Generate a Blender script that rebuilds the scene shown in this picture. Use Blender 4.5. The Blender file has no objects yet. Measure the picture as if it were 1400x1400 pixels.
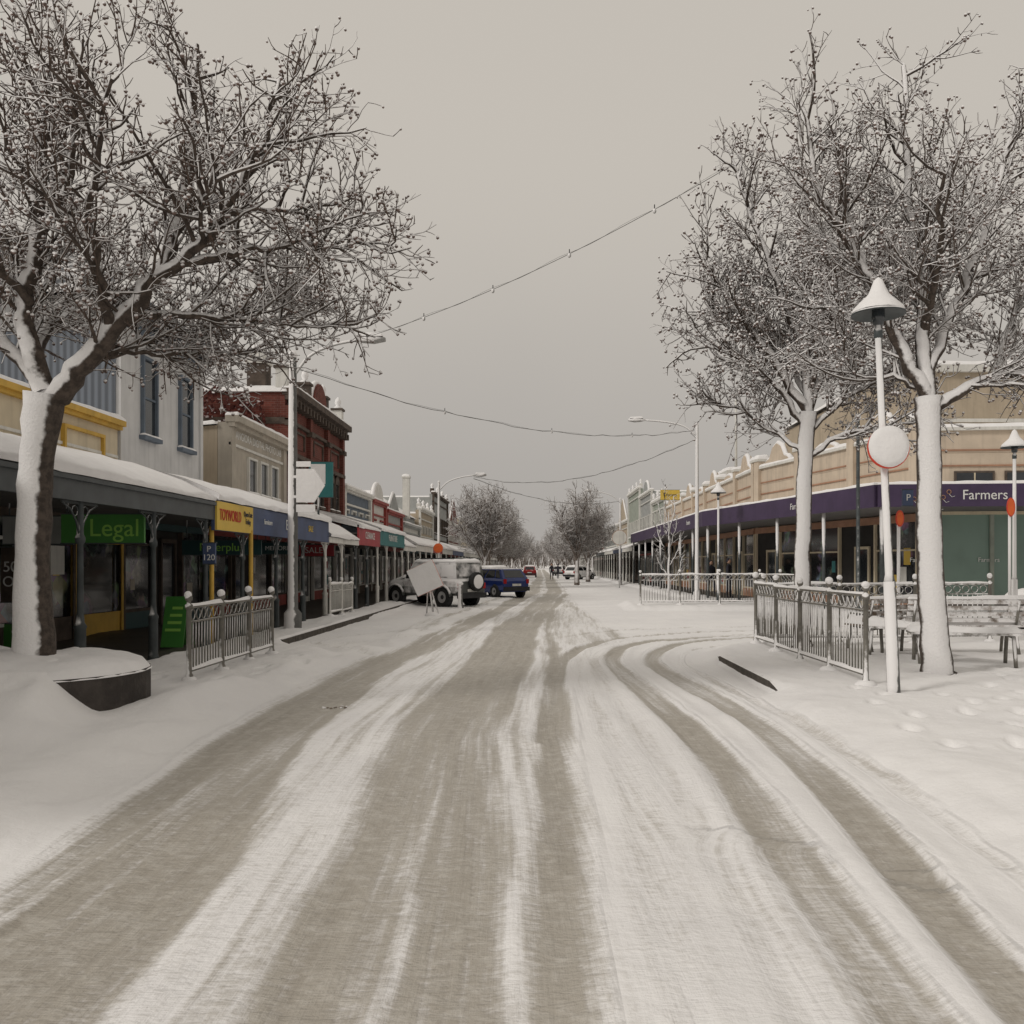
import bpy, math, random
import numpy as np
from mathutils import Vector, Matrix
R = random.Random(11)
scene = bpy.context.scene
rad = math.radians

# ------------------------------------------------------------------ noise
_tab = np.random.RandomState(5).rand(256, 256)
def vnoise(x, y, s=0):
    x = np.asarray(x, float) + s * 17.3; y = np.asarray(y, float) + s * 31.7
    xi = np.floor(x).astype(int); yi = np.floor(y).astype(int)
    fx = x - xi; fy = y - yi
    fx = fx * fx * (3 - 2 * fx); fy = fy * fy * (3 - 2 * fy)
    g = lambda a, b: _tab[a & 255, b & 255]
    return ((g(xi, yi) * (1 - fx) + g(xi + 1, yi) * fx) * (1 - fy) + (g(xi, yi + 1) * (1 - fx) + g(xi + 1, yi + 1) * fx) * fy) * 2 - 1
def fbm(x, y, s=0, o=3):
    r = 0; a = 1.
    for i in range(o):
        r = r + a * vnoise(x * 2 ** i, y * 2 ** i, s + i); a *= .5
    return r

# ------------------------------------------------------------------ materials
def new_mat(name):
    m = bpy.data.materials.new(name); m.use_nodes = True
    nt = m.node_tree; nt.nodes.clear()
    o = nt.nodes.new('ShaderNodeOutputMaterial'); p = nt.nodes.new('ShaderNodeBsdfPrincipled')
    nt.links.new(p.outputs[0], o.inputs[0])
    return m, nt, p
def N(nt, t, **k):
    n = nt.nodes.new(t)
    for a, v in k.items(): setattr(n, a, v)
    return n
def rgb(c): return (c[0], c[1], c[2], 1)
def mixc(nt, f, a, b):
    n = N(nt, 'ShaderNodeMix', data_type='RGBA')
    for i, v in ((0, f), (6, a), (7, b)):
        if hasattr(v, 'is_linked') or hasattr(v, 'links'): nt.links.new(v, n.inputs[i])
        elif isinstance(v, (tuple, list)): n.inputs[i].default_value = rgb(v)
        else: n.inputs[i].default_value = v
    return n.outputs[2]
def mixf(nt, f, a, b):
    n = N(nt, 'ShaderNodeMix', data_type='FLOAT')
    for i, v in ((0, f), (2, a), (3, b)): nt.links.new(v, n.inputs[i])
    return n.outputs[0]
def noise_n(nt, scale, detail=4, vec=None, rough=.6):
    n = N(nt, 'ShaderNodeTexNoise'); n.inputs['Scale'].default_value = scale; n.inputs['Detail'].default_value = detail
    n.inputs['Roughness'].default_value = rough
    if vec is not None: nt.links.new(vec, n.inputs['Vector'])
    return n.outputs['Fac']
def mathn(nt, op, a, b=None, clamp=False):
    n = N(nt, 'ShaderNodeMath', operation=op); n.use_clamp = clamp
    for i, v in enumerate((a, b)):
        if v is None: continue
        if isinstance(v, (int, float)): n.inputs[i].default_value = v
        else: nt.links.new(v, n.inputs[i])
    return n.outputs[0]
def maprange(nt, v, a, b, c=0, d=1):
    n = N(nt, 'ShaderNodeMapRange', interpolation_type='SMOOTHSTEP')
    nt.links.new(v, n.inputs[0])
    for i, x in enumerate((a, b, c, d)): n.inputs[i + 1].default_value = x
    return n.outputs[0]
SNOWC = (.85, .84, .84)
def snowmask(nt, wind, th, soft, ns, amt):
    g = N(nt, 'ShaderNodeNewGeometry')
    d = N(nt, 'ShaderNodeVectorMath', operation='DOT_PRODUCT')
    nt.links.new(g.outputs['Normal'], d.inputs[0]); v = Vector(wind).normalized(); d.inputs[1].default_value = v
    tc = N(nt, 'ShaderNodeTexCoord')
    n = noise_n(nt, ns, 3, tc.outputs['Object'])
    s = mathn(nt, 'ADD', d.outputs['Value'], mathn(nt, 'MULTIPLY', mathn(nt, 'SUBTRACT', n, .5), amt))
    return maprange(nt, s, th - soft, th + soft)
def mat(name, col, rough=.7, var=.2, scale=2., bump=0., bscale=25, metal=0, snow=None, kind=None, col2=None, grime=.0, spec=.4):
    m, nt, p = new_mat(name)
    tc = N(nt, 'ShaderNodeTexCoord'); vec = tc.outputs['Object']
    n = noise_n(nt, scale, 3, vec)
    lo = tuple(c * (1 - var) for c in col); hi = tuple(min(1, c * (1 + var)) for c in col)
    c = mixc(nt, maprange(nt, n, .3, .7), lo, hi)
    if kind == 'brick':
        sx = N(nt, 'ShaderNodeSeparateXYZ'); nt.links.new(vec, sx.inputs[0])
        cm = N(nt, 'ShaderNodeCombineXYZ'); nt.links.new(mathn(nt, 'ADD', sx.outputs[0], sx.outputs[1]), cm.inputs[0]); nt.links.new(sx.outputs[2], cm.inputs[1])
        b = N(nt, 'ShaderNodeTexBrick'); nt.links.new(cm.outputs[0], b.inputs['Vector'])
        b.inputs['Scale'].default_value = 1; b.inputs['Brick Width'].default_value = .24; b.inputs['Row Height'].default_value = .085
        b.inputs['Mortar Size'].default_value = .008; b.inputs['Color1'].default_value = rgb(lo); b.inputs['Color2'].default_value = rgb(hi)
        b.inputs['Mortar'].default_value = rgb(col2 or (.25, .2, .17))
        c = mixc(nt, .6, c, b.outputs['Color'])
    if kind == 'corr':
        sx = N(nt, 'ShaderNodeSeparateXYZ'); nt.links.new(vec, sx.inputs[0])
        s = mathn(nt, 'SINE', mathn(nt, 'MULTIPLY', mathn(nt, 'ADD', sx.outputs[0], sx.outputs[1]), 40.))
        c = mixc(nt, maprange(nt, s, -1, 1), tuple(x * .6 for x in col), hi)
    if kind == 'goods':
        v = N(nt, 'ShaderNodeTexVoronoi'); v.inputs['Scale'].default_value = 2.6; nt.links.new(vec, v.inputs['Vector'])
        h = N(nt, 'ShaderNodeHueSaturation'); h.inputs['Saturation'].default_value = .45; h.inputs['Value'].default_value = .35
        nt.links.new(v.outputs['Color'], h.inputs['Color'])
        big = noise_n(nt, 1.1, 3, vec)
        c = mixc(nt, maprange(nt, big, .48, .66), c, h.outputs[0])
    if grime > 0:
        mp = N(nt, 'ShaderNodeMapping'); mp.inputs['Scale'].default_value = (3, 3, .25); nt.links.new(vec, mp.inputs[0])
        g = noise_n(nt, 2, 4, mp.outputs[0])
        c = mixc(nt, mathn(nt, 'MULTIPLY', maprange(nt, g, .45, .75), grime), c, tuple(x * .45 for x in col))
    if snow:
        wind, th, soft, ns, amt = snow
        f = snowmask(nt, wind, th, soft, ns, amt)
        c = mixc(nt, f, c, SNOWC)
    nt.links.new(c, p.inputs['Base Color'])
    p.inputs['Roughness'].default_value = rough; p.inputs['Metallic'].default_value = metal
    p.inputs['Specular IOR Level'].default_value = spec
    if bump:
        bn = N(nt, 'ShaderNodeBump'); bn.inputs['Strength'].default_value = bump; bn.inputs['Distance'].default_value = .02
        nt.links.new(noise_n(nt, bscale, 4, vec), bn.inputs['Height']); nt.links.new(bn.outputs[0], p.inputs['Normal'])
    return m
W_WIND = ((-.15, -.7, .6), .42, .12, 9, .55)
M = {}
M['snow'] = mat('snow', (.85, .84, .84), .75, .03, 3, .5, 14)
M['bark'] = mat('snowy_bark', (.075, .058, .047), .9, .4, 14, .6, 40, snow=((-.3, -.55, .72), .36, .12, 7, .75))
M['trunkbark'] = mat('snow_plastered_bark', (.07, .055, .045), .9, .4, 14, .7, 40, snow=((-.30, -.85, .2), .50, .12, 6, .65))
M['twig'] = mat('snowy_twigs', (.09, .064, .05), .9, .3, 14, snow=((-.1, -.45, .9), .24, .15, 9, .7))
M['twigfar'] = mat('haze_pale_twigs', (.17, .14, .12), .9, .3, 14, snow=((-.1, -.45, .8), .45, .25, 3, .6))  # far trees: distance haze put into the colour, paler than the near twigs
M['fruit'] = mat('frozen_fruit', (.14, .095, .08), .7, .4, 20, snow=((0, -.3, 1), .12, .25, 20, .6))
M['iron'] = mat('painted_iron_grey', (.17, .16, .14), .6, .25, 6, snow=((-.25, -.6, .75), .62, .12, 9, .7))
M['dkiron'] = mat('dark_painted_iron', (.055, .065, .068), .5, .2, 5, snow=((-.1, -.3, .9), .5, .1, 9, .3))
M['galv'] = mat('galvanised_steel', (.36, .36, .35), .5, .15, 6, snow=((-.5, -.65, .4), .35, .12, 4, .6))
M['polesnow'] = mat('snow_plastered_pole', (.12, .12, .115), .6, .15, 6, snow=((-.6, -.75, .25), .42, .10, 5, .9))
M['white'] = mat('white_paint', (.66, .65, .61), .6, .08, 2, grime=.35)
M['whitewall'] = mat('white_render_wall', (.60, .60, .60), .8, .07, 1.2, .15, 30, grime=.3)
M['cream'] = mat('cream_painted_wall', (.60, .52, .38), .8, .08, 1.2, .15, 30, grime=.3)
M['peach'] = mat('peach_painted_wall', (.56, .47, .37), .8, .08, 1.2, .12, 30, grime=.35)
M['tan'] = mat('tan_wall', (.43, .36, .27), .8, .08, 1.2, .15, 30, grime=.3)
M['terra'] = mat('terracotta_band', (.36, .20, .13), .8, .15, 2)
M['yellow'] = mat('yellow_paint', (.56, .35, .06), .6, .12, 2, grime=.3)
M['brick'] = mat('red_brick', (.145, .036, .025), .85, .3, 1.5, .3, 40, kind='brick', col2=(.17, .11, .09), grime=.45)
M['dkstone'] = mat('dark_stone_trim', (.085, .065, .052), .85, .3, 3, .3, 30)
M['beige'] = mat('beige_render', (.43, .39, .33), .8, .1, 1.5, .1, 30, grime=.35)
M['corr'] = mat('blue_corrugated_iron', (.15, .17, .20), .5, .15, 2, kind='corr')
M['slate'] = mat('dark_slate', (.07, .075, .085), .7, .2, 4, snow=((0, 0, 1), .82, .08, 3, .6))
M['bluewall'] = mat('blue_grey_wall', (.13, .16, .20), .8, .12, 2, grime=.2)
M['greywall'] = mat('grey_wall', (.34, .35, .34), .8, .12, 2, grime=.3)
M['greenwall'] = mat('sage_wall', (.31, .34, .29), .8, .12, 2, grime=.3)
M['redpaint'] = mat('red_paint', (.28, .05, .04), .6, .12, 2)
M['purple'] = mat('purple_fascia', (.055, .035, .08), .5, .12, 2, grime=.2)
M['bluesign'] = mat('blue_sign', (.055, .08, .16), .5, .15, 2)
M['yelsign'] = mat('yellow_sign', (.66, .46, .08), .5, .08, 2)
M['redsign'] = mat('red_sign', (.36, .045, .055), .5, .08, 2)
M['tealsign'] = mat('teal_sign', (.03, .18, .185), .5, .1, 2)
M['greensign'] = mat('green_sign', (.055, .22, .04), .5, .1, 2)
M['dksign'] = mat('dark_sign', (.02, .06, .065), .5, .1, 2)
M['orange'] = mat('orange_paint', (.7, .13, .03), .5, .08, 3)
M['redor'] = mat('red_rim', (.6, .06, .03), .5, .08, 3)
M['txtw'] = mat('white_lettering', (.72, .72, .70), .6, .03)
M['txtd'] = mat('dark_lettering', (.05, .05, .06), .6, .03)
M['txtg'] = mat('lime_lettering', (.28, .56, .10), .6, .03)
M['txtr'] = mat('red_lettering', (.5, .05, .03), .6, .03)
M['fascia'] = mat('grey_green_fascia', (.075, .085, .09), .5, .15, 3, grime=.2)
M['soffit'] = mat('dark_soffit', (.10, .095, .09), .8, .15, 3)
M['glass'] = mat('shop_window_glass', (.022, .024, .026), .08, .5, .6, kind='goods', spec=.6)
M['darkglass'] = mat('dark_window_glass', (.03, .035, .04), .07, .3, 1.2, spec=.7)
M['frost'] = mat('green_frosted_glass', (.17, .25, .21), .3, .12, .7, spec=.5)
M['inner'] = mat('dark_interior', (.03, .028, .026), .9, .3, 1)
M['kerb'] = mat('kerb_stone', (.07, .06, .05), .85, .3, 8, .5, 30, snow=((0, 0, 1), .65, .15, 3, .9))
M['plantr'] = mat('planter_block', (.055, .047, .042), .85, .3, 5, .6, 30, snow=((-.8, -.5, .3), .80, .12, 5, .6))
M['wood'] = mat('bench_slats', (.15, .11, .08), .7, .25, 8, snow=((-.2, -.6, .75), .55, .15, 7, .9))
M['rubber'] = mat('tyre_rubber', (.02, .02, .02), .85, .3, 10)
M['rim'] = mat('wheel_rim', (.35, .35, .35), .4, .1, 6)
M['carblue'] = mat('blue_car_paint', (.012, .03, .15), .25, .1, 2, snow=((0, 0, 1), .8, .1, 4, .5), spec=.6)
M['cardark'] = mat('grey_car_paint', (.09, .095, .09), .35, .15, 3, snow=((-.2, -.5, .8), .46, .25, 3, 1.1), spec=.5)
M['carwhite'] = mat('frosted_car_body', (.5, .5, .49), .5, .15, 3, snow=((-.1, -.6, .6), .2, .3, 3, .8))
M['carred'] = mat('red_car_paint', (.3, .02, .02), .3, .1, 2, snow=((0, 0, 1), .7, .1, 4, .5))
M['carglass'] = mat('car_glass', (.015, .017, .02), .05, .2, 2, spec=.7)
M['carglasssnow'] = mat('snowed_car_glass', (.05, .055, .06), .3, .2, 2, snow=((-.2, -.7, .3), .42, .3, 2.2, 1.4))
M['taillight'] = mat('tail_light', (.4, .01, .01), .2, .1, 2)
M['plastic'] = mat('black_plastic', (.025, .025, .027), .6, .2, 4)
M['cable'] = mat('overhead_cable', (.10, .095, .09), .7, .2, 4)
M['coat'] = mat('dark_coat', (.03, .03, .04), .9, .2, 6)
M['skin'] = mat('skin', (.45, .28, .2), .6, .1, 6)
M['ivy'] = mat('red_creeper', (.095, .025, .02), .9, .5, 9, .6, 20, snow=((0, 0, 1), .75, .2, 5, .8))
M['mud'] = mat('slush_debris', (.20, .17, .14), .9, .4, 9, .6, 30)

# ------------------------------------------------------------------ mesh builder
class B:
    def __init__(s, O=(0, 0, 0), U=(1, 0, 0), V=(0, 1, 0), Z=(0, 0, 1)):
        s.V = []; s.L = []; s.T = []; s.Mi = []; s.S = []; s.n = 0; s.mats = []
        s.fr(O, U, V, Z)
    def fr(s, O=(0, 0, 0), U=(1, 0, 0), V=(0, 1, 0), Z=(0, 0, 1)):
        s.O = np.array(O, float); s.A = np.array([np.array(U, float), np.array(V, float), np.array(Z, float)])
        return s
    def mi(s, m):
        m = M[m]
        if m not in s.mats: s.mats.append(m)
        return s.mats.index(m)
    def add(s, verts, faces, m, smooth=False, world=False):
        v = np.asarray(verts, float).reshape(-1, 3)
        if not world: v = v @ s.A + s.O
        k = s.mi(m)
        s.V.append(v)
        for f in faces:
            s.L.extend([i + s.n for i in f]); s.T.append(len(f))
        s.Mi.extend([k] * len(faces)); s.S.extend([smooth] * len(faces))
        s.n += len(v)
    def box(s, x0, x1, y0, y1, z0, z1, m):
        s.add([(x, y, z) for x in (x0, x1) for y in (y0, y1) for z in (z0, z1)],
              [(0, 1, 3, 2), (4, 6, 7, 5), (0, 4, 5, 1), (2, 3, 7, 6), (0, 2, 6, 4), (1, 5, 7, 3)], m)
    def hexa(s, p, m):
        s.add(p, [(0, 3, 2, 1), (4, 5, 6, 7), (0, 1, 5, 4), (1, 2, 6, 5), (2, 3, 7, 6), (3, 0, 4, 7)], m)
    def prism(s, poly, axis, a, b, m, smooth=False):
        n = len(poly)
        def P(q, t):
            r = list(q); r.insert(axis, t); return tuple(r)
        v = [P(q, a) for q in poly] + [P(q, b) for q in poly]
        s.add(v, [tuple(range(n))[::-1], tuple(range(n, 2 * n))] + [(i, (i + 1) % n, n + (i + 1) % n, n + i) for i in range(n)], m, smooth)
    def tube(s, path, rads, n, m, cap=True, smooth=True):
        pts = [Vector(p) for p in path]; k = len(pts)
        if not hasattr(rads, '__len__'): rads = [rads] * k
        vs = []; ref = None
        for i in range(k):
            t = pts[min(i + 1, k - 1)] - pts[max(i - 1, 0)]
            if t.length < 1e-9: t = Vector((0, 0, 1))
            t.normalize()
            if ref is None: ref = Vector((1, 0, 0)) if abs(t.x) < .8 else Vector((0, 1, 0))
            a = ref - t * ref.dot(t)
            if a.length < 1e-6: a = t.orthogonal()
            a.normalize(); ref = a; b = t.cross(a)
            for j in range(n):
                th = 2 * math.pi * j / n
                q = pts[i] + (a * math.cos(th) + b * math.sin(th)) * rads[i]
                vs.append((q.x, q.y, q.z))
        f = [(i * n + j, i * n + (j + 1) % n, (i + 1) * n + (j + 1) % n, (i + 1) * n + j) for i in range(k - 1) for j in range(n)]
        if cap: f += [tuple(range(n))[::-1], tuple(range((k - 1) * n, k * n))]
        s.add(vs, f, m, smooth)
    def cyl(s, p0, p1, r0, r1, n, m, smooth=True): s.tube([p0, p1], [r0, r1], n, m, True, smooth)
    def lathe(s, c, prof, n, m, axis=2, smooth=True):
        vs = []
        for r, h in prof:
            for j in range(n):
                th = 2 * math.pi * j / n; q = [r * math.cos(th), r * math.sin(th)]; q.insert(axis, h)
                vs.append((c[0] + q[0], c[1] + q[1], c[2] + q[2]))
        k = len(prof)
        f = [(i * n + j, i * n + (j + 1) % n, (i + 1) * n + (j + 1) % n, (i + 1) * n + j) for i in range(k - 1) for j in range(n)]
        s.add(vs, f, m, smooth)
    def ball(s, c, r, m, n=8, k=5, sz=1.):
        s.lathe(c, [(r * math.sin(math.pi * (i + .02) / (k + .04)), -r * sz * math.cos(math.pi * (i + .02) / (k + .04))) for i in range(k + 1)], n, m)
    def ring(s, c, r, tr, U, m, n=12):
        s.tube([(c[0] + U[0] * r * math.cos(2 * math.pi * i / n), c[1] + U[1] * r * math.cos(2 * math.pi * i / n), c[2] + r * math.sin(2 * math.pi * i / n)) for i in range(n + 1)], tr, 4, m, False)
    def snow(s, c00, c10, c11, c01, th=.1, seed=0, res=.3, edge=.15, lump=.3):
        c = [np.array(q, float) for q in (c00, c10, c11, c01)]
        lu = np.linalg.norm(c[1] - c[0]); lv = np.linalg.norm(c[3] - c[0])
        def prm(L):
            n = max(2, min(60, int(L / res))); a = np.linspace(0, 1, n + 1)
            e = min(.3, .25 * edge / max(L, .01))
            return np.unique(np.concatenate([a, [e, 1 - e, min(.45, 4 * e), 1 - min(.45, 4 * e)]]))
        us, vv = prm(lu), prm(lv); vs = []
        for u in us:
            for v in vv:
                p = c[0] * (1 - u) * (1 - v) + c[1] * u * (1 - v) + c[2] * u * v + c[3] * (1 - u) * v
                d = min(min(u, 1 - u) * lu, min(v, 1 - v) * lv) / edge
                e = min(1, d) ** .4
                nz = float(fbm(p[0] * 1.7 + p[2], p[1] * 1.7, seed))
                p = p.copy(); p[2] += e * th * (1 + lump * nz); vs.append(p)
        nv = len(vv)
        f = [(i * nv + j, (i + 1) * nv + j, (i + 1) * nv + j + 1, i * nv + j + 1) for i in range(len(us) - 1) for j in range(nv - 1)]
        s.add(vs, f, 'snow', True)
    def obj(s, name, parent=None, coll=None):
        v = np.concatenate(s.V)
        if parent is not None: v = v - np.array(parent.location)
        me = bpy.data.meshes.new(name)
        me.vertices.add(len(v)); me.vertices.foreach_set('co', v.ravel())
        T = np.array(s.T, dtype=np.int32)
        me.loops.add(int(T.sum())); me.loops.foreach_set('vertex_index', np.array(s.L, dtype=np.int32))
        me.polygons.add(len(T)); st = np.zeros(len(T), dtype=np.int32); st[1:] = np.cumsum(T)[:-1]
        me.polygons.foreach_set('loop_start', st)
        me.polygons.foreach_set('material_index', np.array(s.Mi, dtype=np.int32))
        me.polygons.foreach_set('use_smooth', np.array(s.S, dtype=bool))
        for m in s.mats: me.materials.append(m)
        me.update(calc_edges=True); me.validate()
        o = bpy.data.objects.new(name, me); scene.collection.objects.link(o)
        if parent is not None: o.parent = parent
        return o
def empty(name, loc=(0, 0, 0)):
    e = bpy.data.objects.new(name, None); e.location = loc; e.empty_display_size = .3
    scene.collection.objects.link(e); return e
def text(parent, body, size, loc, face, m, sx=1.):
    c = bpy.data.curves.new('lettering', 'FONT'); c.body = body; c.size = size; c.extrude = .004
    c.align_x = 'CENTER'; c.align_y = 'CENTER'
    t = bpy.data.objects.new('tmp', c); scene.collection.objects.link(t)
    bpy.context.view_layer.update()
    me = bpy.data.meshes.new_from_object(t); bpy.data.objects.remove(t)
    me.materials.clear(); me.materials.append(M[m])
    o = bpy.data.objects.new('lettering', me); scene.collection.objects.link(o)
    ang = face if not isinstance(face, str) else {'cam': 0, 'right': 90, 'left': -90}[face]
    o.rotation_euler = (rad(90), 0, rad(ang)); o.scale = (sx, 1, 1)
    o.parent = parent; o.location = Vector(loc) - Vector(parent.location)
    return o

# ------------------------------------------------------------------ ground sheet
def catmull(P, n=10):
    P = [np.array(p, float) for p in P]; P = [2 * P[0] - P[1]] + P + [2 * P[-1] - P[-2]]; out = []
    for i in range(1, len(P) - 2):
        for k in range(n):
            t = k / n
            out.append(.5 * ((2 * P[i]) + (-P[i - 1] + P[i + 1]) * t + (2 * P[i - 1] - 5 * P[i] + 4 * P[i + 1] - P[i + 2]) * t * t + (-P[i - 1] + 3 * P[i] - 3 * P[i + 1] + P[i + 2]) * t ** 3))
    out.append(P[-2]); return np.array(out)
def sstep(x, a, b):
    t = np.clip((x - a) / (b - a), 0, 1); return t * t * (3 - 2 * t)
def kerbL(y): return np.interp(y, [0, 14.6, 15.4, 16.4, 17.2, 300], [-3.5, -3.5, -3.75, -4.7, -5.05, -5.05])
def kerbRfar(y): return np.interp(y, [31, 35, 36.5, 40, 300], [3.3, 3.4, 4.0, 6.9, 6.9])
def dist_pave(x, y):
    dl = kerbL(y) - x
    ax = x - 2.95; ay = 16.8 - y
    q = np.hypot(np.maximum(2.2 - ax, 0), np.maximum(2.2 - ay, 0))
    dn = np.where((ax < 2.2) & (ay < 2.2), 2.2 - q, np.minimum(ax, ay))
    yb = np.interp(x, [3.2, 8, 11, 40], [30.8, 30.2, 23.6, 23.0])
    return dl, dn, np.minimum(x - kerbRfar(y), y - yb)
def polydist(C, xx, yy):
    dm = np.full(len(xx), 99.); sd = dm.copy(); al = dm * 0; acc = 0.
    for i in range(len(C) - 1):
        a = C[i]; d = C[i + 1] - a; L2 = d @ d
        if L2 == 0: continue
        t = np.clip(((xx - a[0]) * d[0] + (yy - a[1]) * d[1]) / L2, 0, 1)
        dd = np.hypot(xx - a[0] - t * d[0], yy - a[1] - t * d[1]); L = math.sqrt(L2)
        cr = ((xx - a[0]) * d[1] - (yy - a[1]) * d[0])
        u = dd < dm; dm[u] = dd[u]; sd[u] = (np.sign(cr) * dd)[u]; al[u] = acc + t[u] * L; acc += L
    return dm, sd, al
def ground_fields(x, y):
    dl, dn, df = dist_pave(x, y)
    wl = np.where((y > 17) & (y < 26), .04, .45); wn = np.where((y > 10.7) & (y < 14.2), .035, .4)
    pl = sstep(dl, -wl, wl * .6); pn = sstep(dn, -wn, wn * .6); pf = sstep(df, -.3, .2)
    pave = np.maximum(np.maximum(pl, pn), pf)
    h = .15 * pave
    h = h + (.030 * fbm(x * .9, y * .7, 1) + .014 * fbm(x * 4, y * 3.2, 4)) * (.45 + .55 * pave)
    rx = x + 3.35 + .25 * fbm(y * .4, y * 0, 15) - np.interp(y, [3, 14, 25, 40], [0, 0, .6, 1.2])
    h = h + .06 * np.exp(-(rx / .3) ** 2) * np.clip(.5 + fbm(x * 2.2, y * 1.2, 16), 0, 1.5) * (y < 60)
    rx = x - 2.7 - .12 * fbm(y * .5, y * 0, 18)
    h = h + .045 * np.exp(-(rx / .2) ** 2) * np.clip(.4 + fbm(x * 2.2, y * 1.4, 19), 0, 1.5) * (y < 10.5) * (y > 3)
    sl = np.zeros_like(x)
    ctr = np.interp(y, [2, 5, 8.4, 12, 15, 22, 33, 50, 100, 300], [-.6, -.7, -.88, -.8, -.65, -.55, -.1, 1., 1.45, 1.7])
    wob = .10 * fbm(x * .3, y * .35, 7) + .03 * fbm(x * 2.5, y * .8, 9)
    bands = [
        ([(2, -2.5, -1.5), (4.9, -2.67, -1.65), (8.4, -3.0, -2.1), (12, -3.0, -2.2), (15, -2.85, -2.05), (22, -2.45, -1.75), (33, -1.7, -1.0), (50, -.9, .1), (100, -.2, .7), (300, 0, 1)], .86),
        ([(2, -1.05, -.05), (4.9, -1.2, -.18), (8.4, -1.4, -.36), (12, -1.35, -.25), (15, -1.25, -.1), (22, -1.15, .05), (33, -.6, .45), (50, .5, 1.5), (100, .9, 2.), (300, 1.2, 2.2)], .90),
        ([(2, -1.7, -1.0), (4.9, -1.9, -1.1), (8.4, -2.2, -1.3), (12, -2.3, -1.25), (15, -2.2, -1.2), (22, -1.9, -1.1), (33, -1.2, -.5), (50, 0, .6), (100, .6, 1)], .36),
        ([(2, -.1, .22), (4.9, -.12, .22), (8.4, 0, .26), (12, .05, .34), (15, .12, .43), (22, .1, .35), (30, .2, .5), (50, 1.4, 1.9)], .9),
        ([(2, -.3, .1), (8.4, -.4, .1), (15, -.1, .2), (25, 0, .2)], .42),
        ([(2, .3, 1.5), (6, .35, 1.5), (10, .4, 1.4), (14, .5, 1.3), (17, .7, 2.0)], .2),
        ([(17, -.9, 1.3), (20, -1.0, 1.9), (24, -1.0, 1.7), (34, -.8, 1.5), (60, -.2, 2.0), (200, 0, 2.2)], .45),
        ([(20, -3.4, -2.7), (26, -3.2, -2.6), (34, -2.6, -2.1), (45, -1.9, -1.5)], .4),
    ]
    for pts, st in bands:
        ys = [p[0] for p in pts]
        a = np.interp(y, ys, [p[1] for p in pts]); b = np.interp(y, ys, [p[2] for p in pts])
        d = np.minimum(x + wob - a, b - x - wob)
        e0 = sstep(y, ys[0] - .01, ys[0] + (1.5 if ys[0] > 5 else 0.02)) * (1 - sstep(y, ys[-1] - 3, ys[-1]))
        f = sstep(d, -.15, .15) * e0
        sl = np.maximum(sl, f * st)
    for off, k0, w_, s_ in ((-.75, 3, .05, .5), (-1.75, 4, .04, .45), (.28, 5, .045, .4), (-1.45, 6, .035, .35), (.05, 9, .04, .4)):
        d = np.abs(x - ctr - off - .5 * wob - .04 * fbm(y * .5, y * 0 + k0, 3)); am = np.clip(.25 + fbm(y * .16, y * 0 + k0 * 3.3, 8), 0, 1)
        sl = sl - s_ * am * np.exp(-(d / w_) ** 2) * (y < 40)
    sl = np.maximum(sl, 0)
    tracks = [
        ([(1.72, 2.5), (1.97, 4.9), (2.18, 7.2), (2.2, 9.7), (1.98, 12.4), (1.95, 15), (2.9, 17.8), (4.8, 19.2), (7, 20), (20, 20.6)], .15, .95),
        ([(1.3, 2.5), (1.42, 4.9), (1.5, 7.7), (1.42, 10.2), (1.28, 13), (1.35, 15.5), (2.1, 18), (4.8, 20.0), (7, 20.7), (20, 21.3)], .16, .95),
        ([(.1, 8), (.22, 11.4), (.45, 15), (1.3, 18.3), (3, 20.2), (5.2, 21.2), (9, 21.8), (20, 22)], .13, .9),
        ([(-.6, 10), (-.5, 14), (0, 18), (1.5, 20.9), (4, 22.3), (9, 22.9), (20, 23)], .12, .6),
        ([(.9, 2.5), (1.0, 5), (1.0, 8), (.9, 12), (1.0, 15), (1.6, 17.3), (3.2, 18.6), (8, 19.4)], .09, .40),
        ([(.55, 2.5), (.6, 5), (.7, 8), (.6, 12), (.8, 15), (1.3, 17.7), (3.2, 19.1), (8, 19.9)], .07, .30),
        ([(2.3, 2.5), (2.5, 5), (2.62, 8), (2.45, 12), (2.4, 14.5), (3.2, 16.9), (5.6, 18.4), (9, 18.8)], .06, .4),
        ([(0.2, 30), (-.3, 26), (-1.6, 22), (-3.2, 19), (-4.0, 17.5), (-3.3, 16.2), (-2, 14.5)], .1, .4),
        ([(-.4, 34), (-1.2, 28), (-2.6, 23), (-4.1, 20), (-4.6, 18.4), (-4.1, 17.3), (-3, 16)], .1, .35),
        ([(-2.7, 34), (-1.6, 30), (-1.2, 26), (-1.0, 22)], .12, .5),
    ]
    for ti, (P, w, st) in enumerate(tracks):
        C = catmull(P, 8)
        msk = np.where((x > C[:, 0].min() - 1) & (x < C[:, 0].max() + 1) & (y > C[:, 1].min() - 1) & (y < C[:, 1].max() + 1))[0]
        if len(msk) == 0: continue
        dm, sd, al = polydist(C, x[msk], y[msk])
        dm = dm + .25 * wob[msk]
        fade = .86 + .2 * vnoise(al * .35, ti * 3.1, 30)
        f = (1 - sstep(dm, w * .6, w * 1.4)) * st * fade
        h[msk] += np.exp(-((dm - w * 1.5) / .07) ** 2) * .018 * st
        sl[msk] = np.maximum(sl[msk], f)
    TC = catmull([(1.4, -20), (1.5, 2.5), (1.7, 4.9), (1.85, 7.5), (1.8, 10), (1.62, 12.7), (1.65, 15.2), (2.5, 17.9), (4.8, 19.6), (7, 20.3), (20, 21), (60, 22)], 8)
    lt = np.zeros_like(x); at_ = y.copy(); wt = np.zeros_like(x)
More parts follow.
